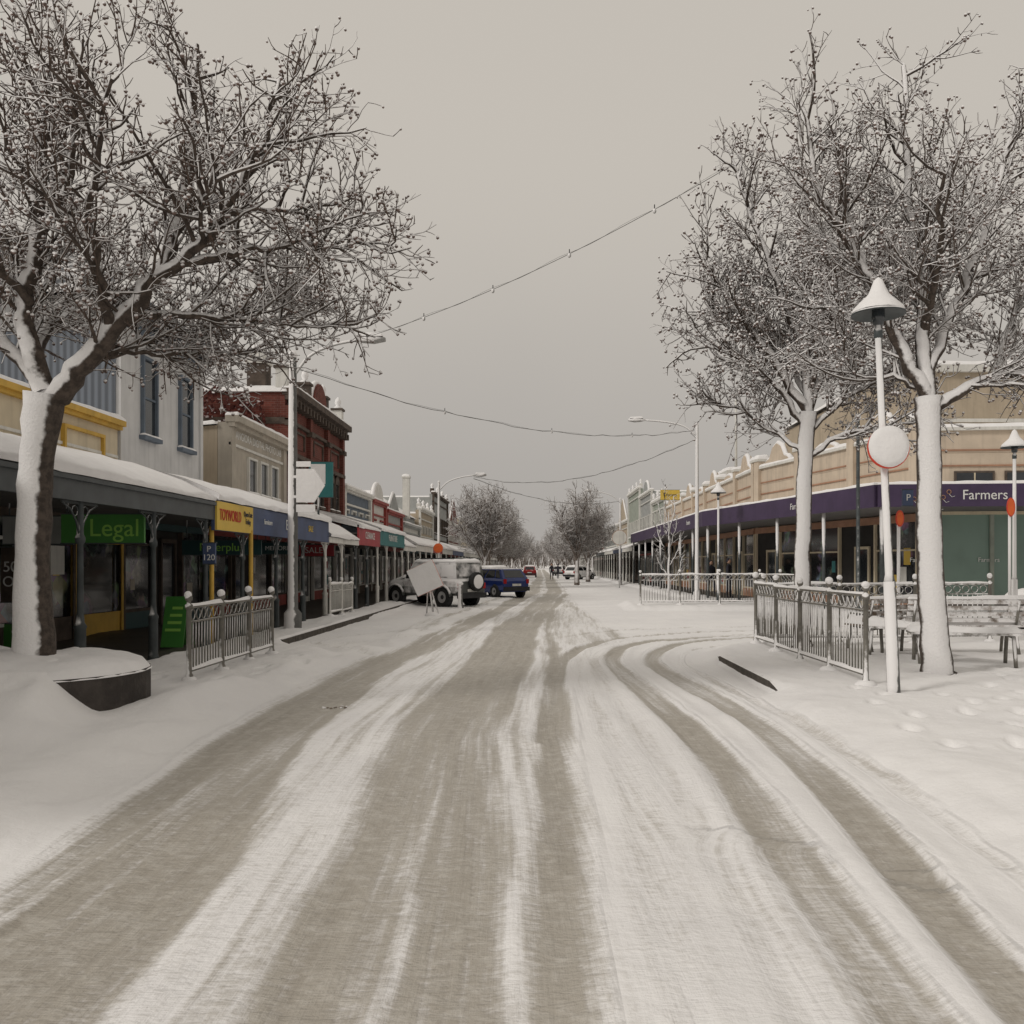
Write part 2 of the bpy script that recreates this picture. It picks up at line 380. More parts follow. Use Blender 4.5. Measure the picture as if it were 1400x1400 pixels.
    msk = np.where((x > -1) & (x < 30) & (y > 0) & (y < 25))[0]
    if len(msk):
        dm, sd, al = polydist(TC, x[msk], y[msk]); lt[msk] = sd; at_[msk] = al; wt[msk] = 1 - sstep(dm, .55, 1.0)
    sl = np.clip(sl * (1 + .13 * fbm(x * 1.2, y * .5, 12)), 0, 1)
    h = h - .035 * sl
    nz = .12 * fbm(x * 2, y * .8, 20)
    bare = sstep(-5.95 - x + nz, 0, .12) * sstep(x + 9.9, 0, .1) * sstep(y, 10.3, 11)
    barer = np.maximum(sstep(x - 7.8 + nz, 0, .2) * sstep(y, 38, 39), 0)
    bare = np.clip(np.maximum(bare, barer), 0, 1) * (y < 200)
    h = h - .05 * bare
    rr0 = np.hypot(x + 5.25, y - 9.2)
    dr = (1 - sstep(x + .35 * (y - 8), -4.62, -4.05)) * (1 - sstep(rr0, 1.0, 2.7))
    h = h + .46 * dr * (1 + .12 * fbm(x * 2, y * 2, 22))
    h = h + .38 * (1 - sstep(x, -7.2, -5.6)) * sstep(y, 6.8, 8.4) * (1 - sstep(y, 9.6, 10.6))
    h = h + .10 * np.exp(-(((x + 3.75) / .4) ** 2 + ((y - 9.6) / .7) ** 2))
    rr = random.Random(3)
    trails = [((3.4, 6.0), (6.8, 9.8)), ((2.9, 4.4), (5.5, 5.6)), ((4.6, 9.8), (3.6, 5.4)), ((6.6, 12.4), (4.6, 8.6)), ((-3.6, 5.2), (-5.0, 6.6)), ((3.3, 7.2), (3.9, 10.4)), ((-4.9, 11), (-4.9, 16)), ((5.6, 9.6), (7.1, 11.6)), ((-3.9, 10.6), (-3.6, 14))]
    for a, b in trails:
        a = np.array(a); b = np.array(b); L = np.linalg.norm(b - a); d = (b - a) / L; nrm = np.array([-d[1], d[0]])
        k = 0; s = 0
        while s < L:
            p = a + d * s + nrm * (.1 if k % 2 else -.1) + np.array([rr.uniform(-.08, .08), rr.uniform(-.08, .08)])
            s += rr.uniform(.5, .72); k += 1
            mk = np.where((abs(x - p[0]) < .5) & (abs(y - p[1]) < .5))[0]
            if len(mk) == 0: continue
            dx = x[mk] - p[0]; dy = y[mk] - p[1]; u = dx * d[0] + dy * d[1]; v = dx * nrm[0] + dy * nrm[1]
            r = np.sqrt((u / .16) ** 2 + (v / .08) ** 2)
            h[mk] += -.06 * (1 - sstep(r, .5, 1.15)) + .018 * np.exp(-((r - 1.45) / .3) ** 2)
    h = np.where(y > 120, h * np.clip(1 - (y - 120) / 60, 0, 1), h)
    return h, sl, bare, x - ctr, lt, at_, wt
def geo(a, b, g):
    out = []
    while a < b: out.append(a); a += max(.3, a * g - a)
    out.append(b); return np.array(out)
xs = np.concatenate([-geo(14, 2500, 1.35)[::-1], np.arange(-13.7, -6.25, .22), np.arange(-6.2, 7.2, .042), np.arange(7.3, 14, .2), geo(14.2, 2500, 1.35)])
ys = [-60, -30, -12, -5, 0, 1.2, 2.0]; yv = 2.4
while yv < 4000:
    ys.append(yv); yv += max(.035, yv * .0075 if yv < 60 else yv * .03 if yv < 250 else yv * .25)
ys = np.array(ys)
GX, GY = np.meshgrid(xs, ys, indexing='ij')
gh, gs, gb, gl, gt, ga, gw = ground_fields(GX.ravel().copy(), GY.ravel().copy())
nx, ny = len(xs), len(ys)
co = np.stack([GX.ravel(), GY.ravel(), gh], 1)
me = bpy.data.meshes.new('snowy_ground'); me.vertices.add(len(co)); me.vertices.foreach_set('co', co.ravel())
ii, jj = np.meshgrid(np.arange(nx - 1), np.arange(ny - 1), indexing='ij'); a = (ii * ny + jj).ravel()
q = np.stack([a, a + ny, a + ny + 1, a + 1], 1).astype(np.int32)
me.loops.add(q.size); me.loops.foreach_set('vertex_index', q.ravel()); me.polygons.add(len(q))
me.polygons.foreach_set('loop_start', np.arange(len(q), dtype=np.int32) * 4); me.polygons.foreach_set('use_smooth', np.ones(len(q), bool))
at = me.color_attributes.new('cover', 'FLOAT_COLOR', 'POINT')
at.data.foreach_set('color', np.stack([gs, gb, gw, gs * 0 + 1], 1).astype(np.float32).ravel())
at = me.attributes.new('travel', 'FLOAT_VECTOR', 'POINT')
at.data.foreach_set('vector', np.stack([gl, GY.ravel(), gl * 0], 1).astype(np.float32).ravel())
at = me.attributes.new('turning', 'FLOAT_VECTOR', 'POINT')
at.data.foreach_set('vector', np.stack([gt, ga, gl * 0 + 7], 1).astype(np.float32).ravel())
me.update(calc_edges=True)
ground = bpy.data.objects.new('snowy_ground', me); scene.collection.objects.link(ground)
def hz(x, y): return float(ground_fields(np.array([float(x)]), np.array([float(y)]))[0][0])

m, nt, p = new_mat('snow_and_slush'); me.materials.append(m)
at = N(nt, 'ShaderNodeAttribute', attribute_name='cover'); sp = N(nt, 'ShaderNodeSeparateColor'); nt.links.new(at.outputs['Color'], sp.inputs[0])
tv = N(nt, 'ShaderNodeAttribute', attribute_name='travel'); tt = N(nt, 'ShaderNodeAttribute', attribute_name='turning')
tc = N(nt, 'ShaderNodeTexCoord'); ob = tc.outputs['Object']
def mapped(sc, src):
    mp = N(nt, 'ShaderNodeMapping'); mp.inputs['Scale'].default_value = sc; nt.links.new(src, mp.inputs[0]); return mp.outputs[0]
def both(sc, det, ro):
    return mixf(nt, sp.outputs[2], noise_n(nt, 1.0, det, mapped(sc, tv.outputs['Vector']), ro), noise_n(nt, 1.0, det, mapped(sc, tt.outputs['Vector']), ro))
streak = both((13, .45, 1), 5, .6)
streak2 = both((3.6, .16, 1), 3, .6)
tread = both((9, 24, 1), 2, .7)
fine = noise_n(nt, 9, 5, ob, .7); big = noise_n(nt, .5, 3, ob); grain = noise_n(nt, 55, 3, ob, .7)
def cen(v, k): return mathn(nt, 'MULTIPLY', mathn(nt, 'SUBTRACT', v, .5), k)
f = mathn(nt, 'ADD', sp.outputs[0], cen(streak, 1.1)); f = mathn(nt, 'ADD', f, cen(streak2, 1.15))
f = mathn(nt, 'ADD', f, cen(tread, .6)); f = mathn(nt, 'ADD', f, cen(fine, .6)); f = mathn(nt, 'ADD', f, cen(grain, .3))
gate = maprange(nt, sp.outputs[0], .02, .25)
f = mathn(nt, 'MULTIPLY', maprange(nt, f, .2, .88), gate)
slc = mixc(nt, maprange(nt, streak, .3, .7), (.345, .315, .27), (.435, .405, .355))
slc = mixc(nt, maprange(nt, fine, .42, .75), slc, (.53, .505, .46))
slc = mixc(nt, mathn(nt, 'MULTIPLY', maprange(nt, grain, .55, .75), .35), slc, (.22, .2, .17))
snc = mixc(nt, maprange(nt, big, .35, .65), (.82, .81, .81), (.87, .86, .855))
c = mixc(nt, f, snc, slc)
bk = N(nt, 'ShaderNodeTexBrick'); bk.inputs['Scale'].default_value = 1; bk.inputs['Brick Width'].default_value = .45; bk.inputs['Row Height'].default_value = .45; bk.inputs['Mortar Size'].default_value = .008
bk.inputs['Color1'].default_value = (.075, .065, .055, 1); bk.inputs['Color2'].default_value = (.055, .05, .045, 1); bk.inputs['Mortar'].default_value = (.03, .03, .03, 1); nt.links.new(ob, bk.inputs['Vector'])
c = mixc(nt, maprange(nt, mathn(nt, 'ADD', sp.outputs[1], cen(fine, .5)), .35, .6), c, bk.outputs['Color'])
nt.links.new(c, p.inputs['Base Color'])
nt.links.new(mathn(nt, 'SUBTRACT', .8, mathn(nt, 'MULTIPLY', mathn(nt, 'ADD', f, sp.outputs[1], True), .28)), p.inputs['Roughness'])
bn = N(nt, 'ShaderNodeBump'); bn.inputs['Strength'].default_value = .6; bn.inputs['Distance'].default_value = .03
hh = mathn(nt, 'ADD', mathn(nt, 'MULTIPLY', fine, .8), mathn(nt, 'MULTIPLY', mathn(nt, 'ADD', tread, streak), mathn(nt, 'MULTIPLY', gate, .8)))
nt.links.new(hh, bn.inputs['Height']); nt.links.new(bn.outputs[0], p.inputs['Normal'])

def kerb(name, pts, z=.135, taper=False):
    b = B(); n = len(pts)
    for i in range(n - 1):
        a = Vector((*pts[i], 0)); c = Vector((*pts[i + 1], 0)); d = (c - a).normalized(); n_ = Vector((-d.y, d.x, 0)) * .07
        g = d * .006
        P = [a - n_ + g, c - n_ - g, c + n_ - g, a + n_ + g]
        za = z - (.08 if taper and i == 0 else 0); zb = z - (.08 if taper and i == n - 2 else 0)
        b.hexa([(q.x, q.y, -.1) for q in P] + [(P[0].x, P[0].y, za), (P[1].x, P[1].y, zb), (P[2].x, P[2].y, zb), (P[3].x, P[3].y, za)], 'kerb')
    return b.obj(name)
kerb('kerb', [(3.0, y) for y in np.arange(10.6, 14.7, .5)], .13, True)
kerb('kerb', [(-5.06, y) for y in np.arange(17.2, 60, .9)])
b = B(); rr = random.Random(8)
for i in range(14):
    x, y = -2.3 + rr.gauss(0, .09), 10.0 + rr.gauss(0, .06); b.ball((x, y, hz(x, y) + .006), rr.uniform(.008, .026), 'mud' if i % 2 else 'snow', 6, 4, .6)
b.obj('slush_clods')

# ------------------------------------------------------------------ trees
def make_path(r, p, d, L, n, wig, up):
    pts = [Vector(p)]; d = Vector(d).normalized()
    for i in range(n):
        d = (d + Vector((r.uniform(-1, 1), r.uniform(-1, 1), r.uniform(-1, 1))) * wig + Vector((0, 0, up))).normalized()
        pts.append(pts[-1] + d * (L / n))
    return pts
BT = B(); BT.ball((0, 0, 0), 1, 'fruit', 5, 3, 1.2)
ballV = np.concatenate(BT.V); ballF = []
_k = 0
for t_ in BT.T: ballF.append(tuple(BT.L[_k:_k + t_])); _k += t_
def tree(name, trunk, trunk_r, limbs, seed, lens=(0, 1.25, .6, .19), dens=(0, 7.2, 7.8, 8), rs=(.022, .011, .0070), fruit=.66, fr=.02, bark='bark', twig='twig', droop=0., tb='trunkbark'):
    r = random.Random(seed); b = B(); fb = B(); e = empty(name, trunk[0])
    tp = [Vector(q) for q in catmull(trunk, 5)]; tr_ = list(np.interp(np.linspace(0, 1, len(tp)), np.linspace(0, 1, len(trunk)), trunk_r))
    tr_ = [q * (1 + r.uniform(-.06, .06)) for q in tr_]
    b.tube([tp[0]] + [q + Vector((r.uniform(-1, 1), r.uniform(-1, 1), 0)) * .012 for q in tp[1:]], tr_, 14, tb)
    tw = B()
    def sub(path, L, r0, lev, t0=.12):
        k = len(path) - 1; n = L * dens[lev]; n = int(n) + (r.random() < n % 1)
        for i in range(n):
            t = t0 + (1 - t0) * (i + r.random()) / max(n, 1); t = min(t, .999)
            s = t * k; j = int(s); p_ = path[j].lerp(path[j + 1], s - j); tg = (path[j + 1] - path[j]).normalized()
            o = Vector((r.gauss(0, 1), r.gauss(0, 1), r.gauss(0, 1))); o = (o - tg * o.dot(tg)).normalized()
            if lev == 1 and o.z < -.3: o.z *= .4
            ang = r.uniform(rad(30), rad(72)); d = tg * math.cos(ang) + o * math.sin(ang)
            l = lens[lev] * r.uniform(.4, 1.35) * (1.15 - .55 * t)
            rr = rs[lev - 1] * r.uniform(.7, 1.2)
            if lev == 3:
                q = make_path(r, p_, d, l, 2, .25, .1)
                tw.tube(q, [rr, rr * .8, rr * .6], 3, twig, False)
                if r.random() < fruit:
                    for _ in range(r.choice((1, 1, 2, 3))):
                        c_ = q[-1] + Vector((r.uniform(-1, 1), r.uniform(-1, 1), r.uniform(-1, .6))) * fr * 1.6
                        fb.add(ballV * (fr * r.uniform(.55, 1.15)) + np.array(c_), ballF, 'fruit', True)
            else:
                n_ = 6 if lev == 1 else 4
                q = make_path(r, p_, d, l, n_, .25, (.07 if lev == 1 else .05) - droop)
                (b if lev == 1 else tw).tube(q, list(np.linspace(rr, rr * .4, n_ + 1)), 5 if lev == 1 else 3, bark if lev == 1 else twig, False)
                sub(q, l, rr, lev + 1, .1)
    for pts, r0, r1 in limbs:
        C = [Vector(q) for q in catmull(pts, 5)]
        C = [C[0]] + [q + Vector((r.uniform(-1, 1), r.uniform(-1, 1), r.uniform(-1, 1))) * .035 for q in C[1:]]
        b.tube(C, list(np.linspace(r0, r1, len(C))), 9, bark, False)
        L = sum((C[i + 1] - C[i]).length for i in range(len(C) - 1))
        sub(C, L, r1, 1, .15)
    b.obj('trunk_and_limbs', e)
    if tw.n: tw.obj('twigs', e)
    if fb.n: fb.obj('fruit', e)
    return e
T0 = (-5.16, 9.2, 3.4)
tree('bare_tree', [(-5.25, 9.2, .4), (-5.28, 9.2, .7), (-5.29, 9.2, 1.7), (-5.26, 9.2, 2.6), T0], [.27, .2, .17, .165, .19], [
    ([T0, (-5.33, 9.15, 4.1), (-5.2, 9.1, 5.0), (-5.06, 9.0, 5.8), (-5.0, 9.0, 7.0)], .12, .03),
    ([(-5.2, 9.2, 3.25), (-4.82, 9.2, 3.62), (-4.49, 9.2, 4.07), (-4.03, 9.2, 4.6), (-3.8, 9.3, 5.2), (-3.75, 9.5, 6.2), (-3.7, 9.6, 7.3)], .14, .03),
    ([(-4.03, 9.2, 4.6), (-3.5, 9.1, 4.9), (-3.1, 9.0, 5.37), (-2.8, 8.9, 5.9), (-2.6, 8.9, 6.5)], .075, .018),
    ([(-3.7, 9.15, 4.75), (-3.2, 9.3, 4.92), (-2.7, 9.4, 4.99), (-2.2, 9.5, 5.03), (-1.75, 9.5, 5.1)], .05, .01),
    ([(-4.4, 9.2, 4.15), (-3.9, 9.6, 4.35), (-3.3, 9.9, 4.38), (-2.8, 10.1, 4.36), (-2.2, 10.2, 4.4)], .055, .01),
    ([(-4.49, 9.2, 4.07), (-4.4, 8.7, 4.7), (-4.2, 8.3, 5.3), (-3.9, 8.0, 6.0)], .06, .02),
    ([(-4.8, 9.2, 3.65), (-4.5, 9.9, 4.1), (-4.0, 10.6, 4.5), (-3.7, 11.2, 4.9), (-3.4, 11.6, 5.2)], .06, .015),
    ([(-5.25, 9.2, 3.55), (-5.7, 9.2, 4.0), (-6.3, 9.2, 4.7), (-6.9, 9.2, 5.4)], .09, .02),
    ([(-5.25, 9.2, 3.6), (-5.5, 9.8, 4.2), (-5.6, 10.6, 5.0), (-5.6, 11.2, 5.8)], .07, .02),
    ([(-5.2, 9.1, 4.9), (-4.7, 8.8, 5.5), (-4.4, 8.6, 6.4)], .05, .02),
    ([(-5.25, 9.1, 4.3), (-5.6, 8.6, 4.8), (-6.0, 8.2, 5.5)], .05, .02),
    ([(-3.2, 9.0, 5.2), (-2.9, 9.4, 5.4), (-2.6, 9.6, 5.5), (-2.2, 9.7, 5.6)], .03, .01),
    ([(-3.5, 9.1, 4.9), (-3.3, 8.6, 5.1), (-3.0, 8.2, 5.2)], .03, .01),
    ([(-4.6, 9.3, 3.95), (-4.3, 9.8, 3.95), (-3.9, 10.2, 4.05), (-3.4, 10.5, 4.1)], .035, .01),
], 21, droop=.01)
T1 = (5.25, 11.8, 3.85)
tree('bare_tree', [(5.38, 11.8, .05), (5.36, 11.8, .3), (5.27, 11.8, 1.7), (5.26, 11.8, 3.2), T1], [.27, .19, .165, .15, .18], [
    ([T1, (4.85, 11.7, 4.5), (4.47, 11.6, 5.26), (3.98, 11.5, 5.94), (3.6, 11.4, 6.63), (3.4, 11.3, 7.6)], .10, .025),
    ([T1, (5.18, 11.8, 4.9), (5.06, 11.8, 5.94), (4.96, 11.8, 7.0), (4.9, 11.8, 8.3)], .11, .03),
    ([(5.27, 11.8, 3.7), (5.85, 11.7, 4.03), (6.54, 11.6, 4.18), (7.2, 11.5, 4.6), (7.9, 11.4, 5.2)], .09, .02),
    ([(5.25, 11.8, 4.2), (5.65, 11.9, 5.06), (6.04, 12.0, 5.94), (6.4, 12.1, 7.0), (6.7, 12.2, 8)], .08, .02),
    ([(5.2, 11.8, 4.6), (5.5, 12.5, 5.2), (5.7, 13.2, 6.1)], .06, .02),
    ([(5.2, 11.8, 4.7), (5.0, 11.0, 5.4), (4.8, 10.4, 6.2)], .06, .02),
    ([(4.7, 11.65, 4.9), (4.3, 12.1, 5.0), (3.9, 12.4, 5.3)], .045, .015),
    ([(6.1, 11.7, 4.1), (6.5, 12.2, 4.8), (7.0, 12.5, 5.6)], .045, .015),
    ([(5.9, 11.9, 5.5), (6.6, 11.8, 5.7), (7.2, 11.8, 6.1)], .045, .015),
    ([(4.3, 11.6, 5.5), (4.2, 11.8, 6.2), (4.2, 12, 7.2)], .045, .015),
    ([(5.2, 11.8, 3.95), (4.8, 11.9, 4.15), (4.4, 12.0, 4.15), (4.0, 12.1, 4.35)], .04, .012),
    ([(5.75, 11.7, 4.0), (6.2, 11.2, 3.9), (6.7, 10.9, 4.0)], .035, .012),
], 33)
T2 = (4.78, 15.5, 4.3)
tree('bare_tree', [(4.68, 15.5, .05), (4.67, 15.5, .4), (4.68, 15.5, 1.8), (4.72, 15.5, 3.4), T2], [.22, .15, .14, .13, .15], [
    ([T2, (4.07, 15.4, 5.3), (3.4, 15.3, 6.1), (2.9, 15.2, 6.9)], .09, .02),
    ([(4.75, 15.5, 4.0), (4.2, 15.5, 4.75), (3.6, 15.5, 5.2), (3.0, 15.5, 5.5)], .07, .012),
    ([(4.7, 15.5, 3.6), (4.2, 15.7, 4.0), (3.7, 15.9, 4.4), (3.1, 16.0, 4.55)], .05, .012),
    ([T2, (4.75, 15.5, 5.6), (4.72, 15.5, 7.0), (4.7, 15.5, 8.8)], .1, .03),
    ([T2, (5.2, 15.6, 5.4), (5.8, 15.6, 6.4), (6.2, 15.6, 7.6)], .08, .02),
    ([(4.76, 15.5, 5.2), (4.3, 15.4, 6.3), (3.8, 15.3, 7.5), (3.4, 15.2, 8.5)], .08, .02),
    ([(4.75, 15.5, 3.5), (5.4, 15.4, 3.9), (6.1, 15.3, 4.0), (6.7, 15.2, 4.1)], .06, .012),
    ([(4.75, 15.5, 3.9), (5.4, 15.4, 4.5), (6.1, 15.3, 5.0), (6.7, 15.2, 5.9)], .06, .012),
    ([(4.77, 15.5, 4.6), (4.6, 16.2, 5.4), (4.3, 17, 6.2)], .06, .02),
    ([(4.77, 15.5, 4.7), (4.9, 14.8, 5.6), (4.9, 14.2, 6.5)], .06, .02),
    ([(3.9, 15.4, 5.5), (3.4, 15.8, 5.9), (2.9, 16, 6.3)], .04, .015),
], 45, lens=(0, 1.35, .68, .22), rs=(.026, .013, .009), fr=.026, dens=(0, 6.8, 7, 7))
tree('young_tree', [(5.0, 33.5, .1), (5.0, 33.5, 1.2), (5.02, 33.5, 2.4), (5.0, 33.5, 3.6)], [.05, .045, .035, .02],
     [([(5.0, 33.5, .9 + i * .3), (5.0 + s * .35, 33.5 + R.uniform(-.3, .3), 1.3 + i * .36), (5.0 + s * .6, 33.5 + R.uniform(-.4, .4), 2.0 + i * .38)], .022, .012) for i, s in enumerate((1, -1, .8, -.8, .6, -.7, .4, -.3))],
     5, lens=(0, .5, .25, .1), dens=(0, 5, 6, 0), rs=(.012, .009, .006), fruit=0)
def round_limbs(r, h, w):
    L = []
    for i in range(14):
        a = i * 2.4; t = r.uniform(.1, 1)
        rr = w * (.5 + .5 * r.random()) * math.sqrt(1 - (t - .35) ** 2 * .8)
        z0 = h * (.22 + .1 * r.random()); z1 = h * (.42 + .53 * t) * (1 if t < .7 else .97)
        L.append(([(0, 0, z0), (math.cos(a) * rr * .45, math.sin(a) * rr * .45, (z0 + z1) / 2 + .3), (math.cos(a) * rr, math.sin(a) * rr, z1)], .07, .02))
    return L
protos = []
for k in range(2):
    rr_ = random.Random(60 + k)
    protos.append(tree('bare_tree', [(0, 0, 0), (0, 0, 1), (0.05, 0, 2), (0, 0, 3.4)], [.2, .15, .13, .1], round_limbs(rr_, 6.8, 2.5), 70 + k,
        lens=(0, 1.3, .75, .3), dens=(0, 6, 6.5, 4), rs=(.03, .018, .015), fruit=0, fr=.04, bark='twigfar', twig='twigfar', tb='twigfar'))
def place(e, x, y, s, rot):
    e.location = (x, y, .05); e.scale = (s, s, s); e.rotation_euler = (0, 0, rot)
def copy_tree(src, x, y, s, rot):
    e = empty('bare_tree', (x, y, .05)); e.scale = (s, s, s); e.rotation_euler = (0, 0, rot)
    for c_ in src.children:
        o = bpy.data.objects.new(c_.name.split('.')[0], c_.data); scene.collection.objects.link(o); o.parent = e
place(protos[0], -3.6, 60, 1.06, .3); place(protos[1], 3.0, 67, 1.1, 1.3)
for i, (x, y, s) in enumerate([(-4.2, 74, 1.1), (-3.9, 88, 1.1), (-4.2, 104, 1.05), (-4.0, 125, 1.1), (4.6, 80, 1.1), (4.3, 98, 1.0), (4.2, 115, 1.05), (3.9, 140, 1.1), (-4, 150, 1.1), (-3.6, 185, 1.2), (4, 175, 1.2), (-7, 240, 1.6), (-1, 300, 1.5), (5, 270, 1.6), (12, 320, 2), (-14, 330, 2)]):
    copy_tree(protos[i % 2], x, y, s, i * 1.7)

# ------------------------------------------------------------------ fences
def fence(name, pts, h, spacing, m='iron', ringz=True, step=.095):
    e = empty(name, (pts[0][0], pts[0][1], 0)); b = B(); sb = B(); fr_ = random.Random(int(h * 100))
    for i in range(len(pts) - 1):
        a = Vector((*pts[i], 0)); c = Vector((*pts[i + 1], 0)); L = (c - a).length; d = (c - a) / L
        n = max(1, round(L / spacing)); seg = L / n
        for k in range(n + 1):
            if k == 0 and i > 0: continue
            q = a + d * seg * k; z0 = hz(q.x, q.y)
            b.lathe((q.x, q.y, z0 - .05), [(.055, 0), (.055, .1), (.038, .13), (.034, .3), (.034, h - .1), (.05, h - .09), (.05, h - .04), (.03, h - .03), (.025, h), (.045, h + .02), (.05, h + .05), (.03, h + .09), (.001, h + .1)], 8, m)
            sb.ball((q.x - .008, q.y - .01, z0 + h + .035), .056 * fr_.uniform(.85, 1.1), 'snow', 8, 6, fr_.uniform(.7, 1.1))
            sb.ball((q.x, q.y, z0 + .0), .11 * fr_.uniform(.8, 1.3), 'snow', 10, 5, .5)
        for k in range(n):
            p0 = a + d * (seg * k + .04); p1 = a + d * (seg * (k + 1) - .04); z0 = (hz(p0.x, p0.y) + hz(p1.x, p1.y)) / 2
            nn = Vector((-d.y, d.x, 0))
            def rail(z, w, t):
                P = [p0 - nn * w, p1 - nn * w, p1 + nn * w, p0 + nn * w]
                b.hexa([(v.x, v.y, z0 + z) for v in P] + [(v.x, v.y, z0 + z + t) for v in P], m)
            rail(h - .13, .022, .03); rail(h - .31, .016, .022); rail(.1, .016, .025)
            P = [p0 - nn * .028, p1 - nn * .028, p1 + nn * .028, p0 + nn * .028]
            sb.snow(*[(v.x, v.y, z0 + h - .102) for v in P], th=.04, seed=k, res=.1, edge=.02, lump=.5)
            sb.snow(*[(v.x, v.y, z0 + .123) for v in P], th=.035, seed=k, res=.1, edge=.02, lump=.5)
            l = (p1 - p0).length; nb = int(l / step)
            for j in range(1, nb):
                v = p0 + d * (l * j / nb)
                b.cyl((v.x, v.y, z0 + .12), (v.x, v.y, z0 + h - .3), .0095, .0095, 5, m)
            nr = int(l / .16)
            for j in range(nr):
                v = p0 + d * (l * (j + .5) / nr)
                b.ring((v.x, v.y, z0 + h - .21), .068, .009, (d.x, d.y), m, 10)
    b.obj('railing', e); sb.obj('snow_caps', e); return e
fence('iron_fence', [(-4.33, 10.9), (-4.36, 14.4)], 1.02, 1.17)
fence('iron_fence', [(4.02, 10.75), (3.98, 16.0), (4.2, 16.3), (8.5, 16.5)], 1.2, 1.32)
fence('iron_fence', [(3.75, 32), (8.0, 31.6), (8.9, 29.5)], 1.2, 1.45)
fence('white_railing', [(-5.75, 24.3), (-5.75, 27.2)], 1.0, 1.45, 'white')

# ------------------------------------------------------------------ planter (round)
e = empty('tree_planter', (-5.25, 9.2, 0)); b = B(); C0 = np.array((-5.25, 9.2)); NP = 28
pl = [(C0[0] + 1.1 * math.cos(2 * math.pi * i / NP + .1), C0[1] + 1.1 * math.sin(2 * math.pi * i / NP + .1)) for i in range(NP)]
b.prism(pl, 2, -.05, .50, 'plantr'); b.obj('block', e)
b = B(); vs = []; K = 14; pl2 = [(C0[0] + 1.1 * math.cos(2 * math.pi * i / 64), C0[1] + 1.1 * math.sin(2 * math.pi * i / 64)) for i in range(64)]; n = 64
for k in range(K + 1):
    t = 1 - k / K
    for (x, y) in pl2:
        ed = 1.015 + .012 * float(vnoise(x * 5, y * 5, 9))
        q = C0 + (np.array((x, y)) - C0) * (t * ed if k > 0 else ed * .995)
        tt_ = 1 - k / K
        z = .51 + .12 * (1 - tt_ ** 5) * (1 + .4 * float(fbm(q[0] * 1.8, q[1] * 1.8, 3))) + .04 * (1 - tt_) + (.02 if k else -.03)
        vs.append((q[0], q[1], z))
b.add(vs, [(k * n + j, k * n + (j + 1) % n, (k + 1) * n + (j + 1) % n, (k + 1) * n + j) for k in range(K) for j in range(n)], 'snow', True)
b.obj('snow_cap', e)

# ------------------------------------------------------------------ buildings
LF = dict(O=(-9.5, 0, 0), U=(0, 1, 0), V=(1, 0, 0))
RF = dict(O=(10.0, 0, 0), U=(0, 1, 0), V=(-1, 0, 0))
def window(b, u, w, z0, z1, fm='white', gm='darkglass', sill=True, arch=False, hood=None, bars=1, v0=0):
    t = .07
    b.box(u - w / 2 - t, u - w / 2, v0, v0 + .09, z0, z1, fm); b.box(u + w / 2, u + w / 2 + t, v0, v0 + .09, z0, z1, fm)
    b.box(u - w / 2 - t, u + w / 2 + t, v0, v0 + .092, z1, z1 + t, fm)
    if sill: b.box(u - w / 2 - .14, u + w / 2 + .14, v0, v0 + .16, z0 - .1, z0, fm); b.snow((u - w / 2 - .13, v0 + .01, z0), (u + w / 2 + .13, v0 + .01, z0), (u + w / 2 + .13, v0 + .15, z0), (u - w / 2 - .13, v0 + .15, z0), .05, 1, .2, .04)
    b.box(u - w / 2, u + w / 2, v0 - .01, v0 + .02, z0, z1, gm)
    zm = (z0 + z1) / 2
    if bars: b.box(u - w / 2, u + w / 2, v0 + .02, v0 + .05, zm - .025, zm + .025, fm)
    if arch:
        P = [(u + (w / 2 + t) * math.cos(math.pi * i / 8), z1 + t + .35 * math.sin(math.pi * i / 8)) for i in range(9)]
        b.add([(q[0], v0 + .1, q[1]) for q in P] + [(q[0], v0, q[1]) for q in P], [tuple(range(9))] + [(i, i + 1, 10 + i, 9 + i) for i in range(8)], fm)
    if hood: b.box(u - w / 2 - .15, u + w / 2 + .15, v0, v0 + .2, z1 + t + .02, z1 + t + .14, hood)
def shopfront(b, u0, u1, zt=2.5, fm='dkstone', pm='dkstone', seed=0, gm='glass', bay=1.9):
    r = random.Random(seed); n = max(1, round((u1 - u0) / bay)); w = (u1 - u0) / n
    for i in range(n):
        a = u0 + i * w; c = a + w
        b.box(a, a + .09, 0, .12, .1, zt, fm)
        if i % 3 == 1:
            b.box(a + .09, c, .0, .004, .1, zt, 'inner')
            b.box(a + .45, a + .53, .01, .08, .1, 2.15, fm); b.box(a + 1.3, a + 1.38, .01, .08, .1, 2.15, fm); b.box(a + .45, a + 1.38, .01, .082, 2.15, 2.25, fm)
            b.box(a + .53, a + 1.3, .01, .03, .3, 2.15, 'darkglass'); b.box(a + .53, a + 1.3, .012, .05, .1, .3, fm)
        else:
            b.box(a + .09, c, 0, .1, .1, .5, pm); b.box(a + .09, c, 0, .03, .5, zt, gm)
            b.box(a + .09, c, .03, .07, 2.05, 2.11, fm); b.box(a + .09, c, .03, .11, .5, .56, fm)
            for _ in range(r.choice((0, 1, 2, 3))):
                x = a + r.uniform(.15, 1.1); z = r.uniform(.65, 1.6); k_ = r.uniform(0, .004)
                b.box(x, x + r.uniform(.2, .6), .03, .036 + k_, z, z + r.uniform(.2, .6), r.choice(['white', 'redsign', 'yelsign', 'tealsign', 'greywall', 'white', 'beige']))
    b.box(u1 - .09, u1, .12, .14, .1, zt, fm); b.box(u0, u1, 0, .14, zt, zt + .25, pm)
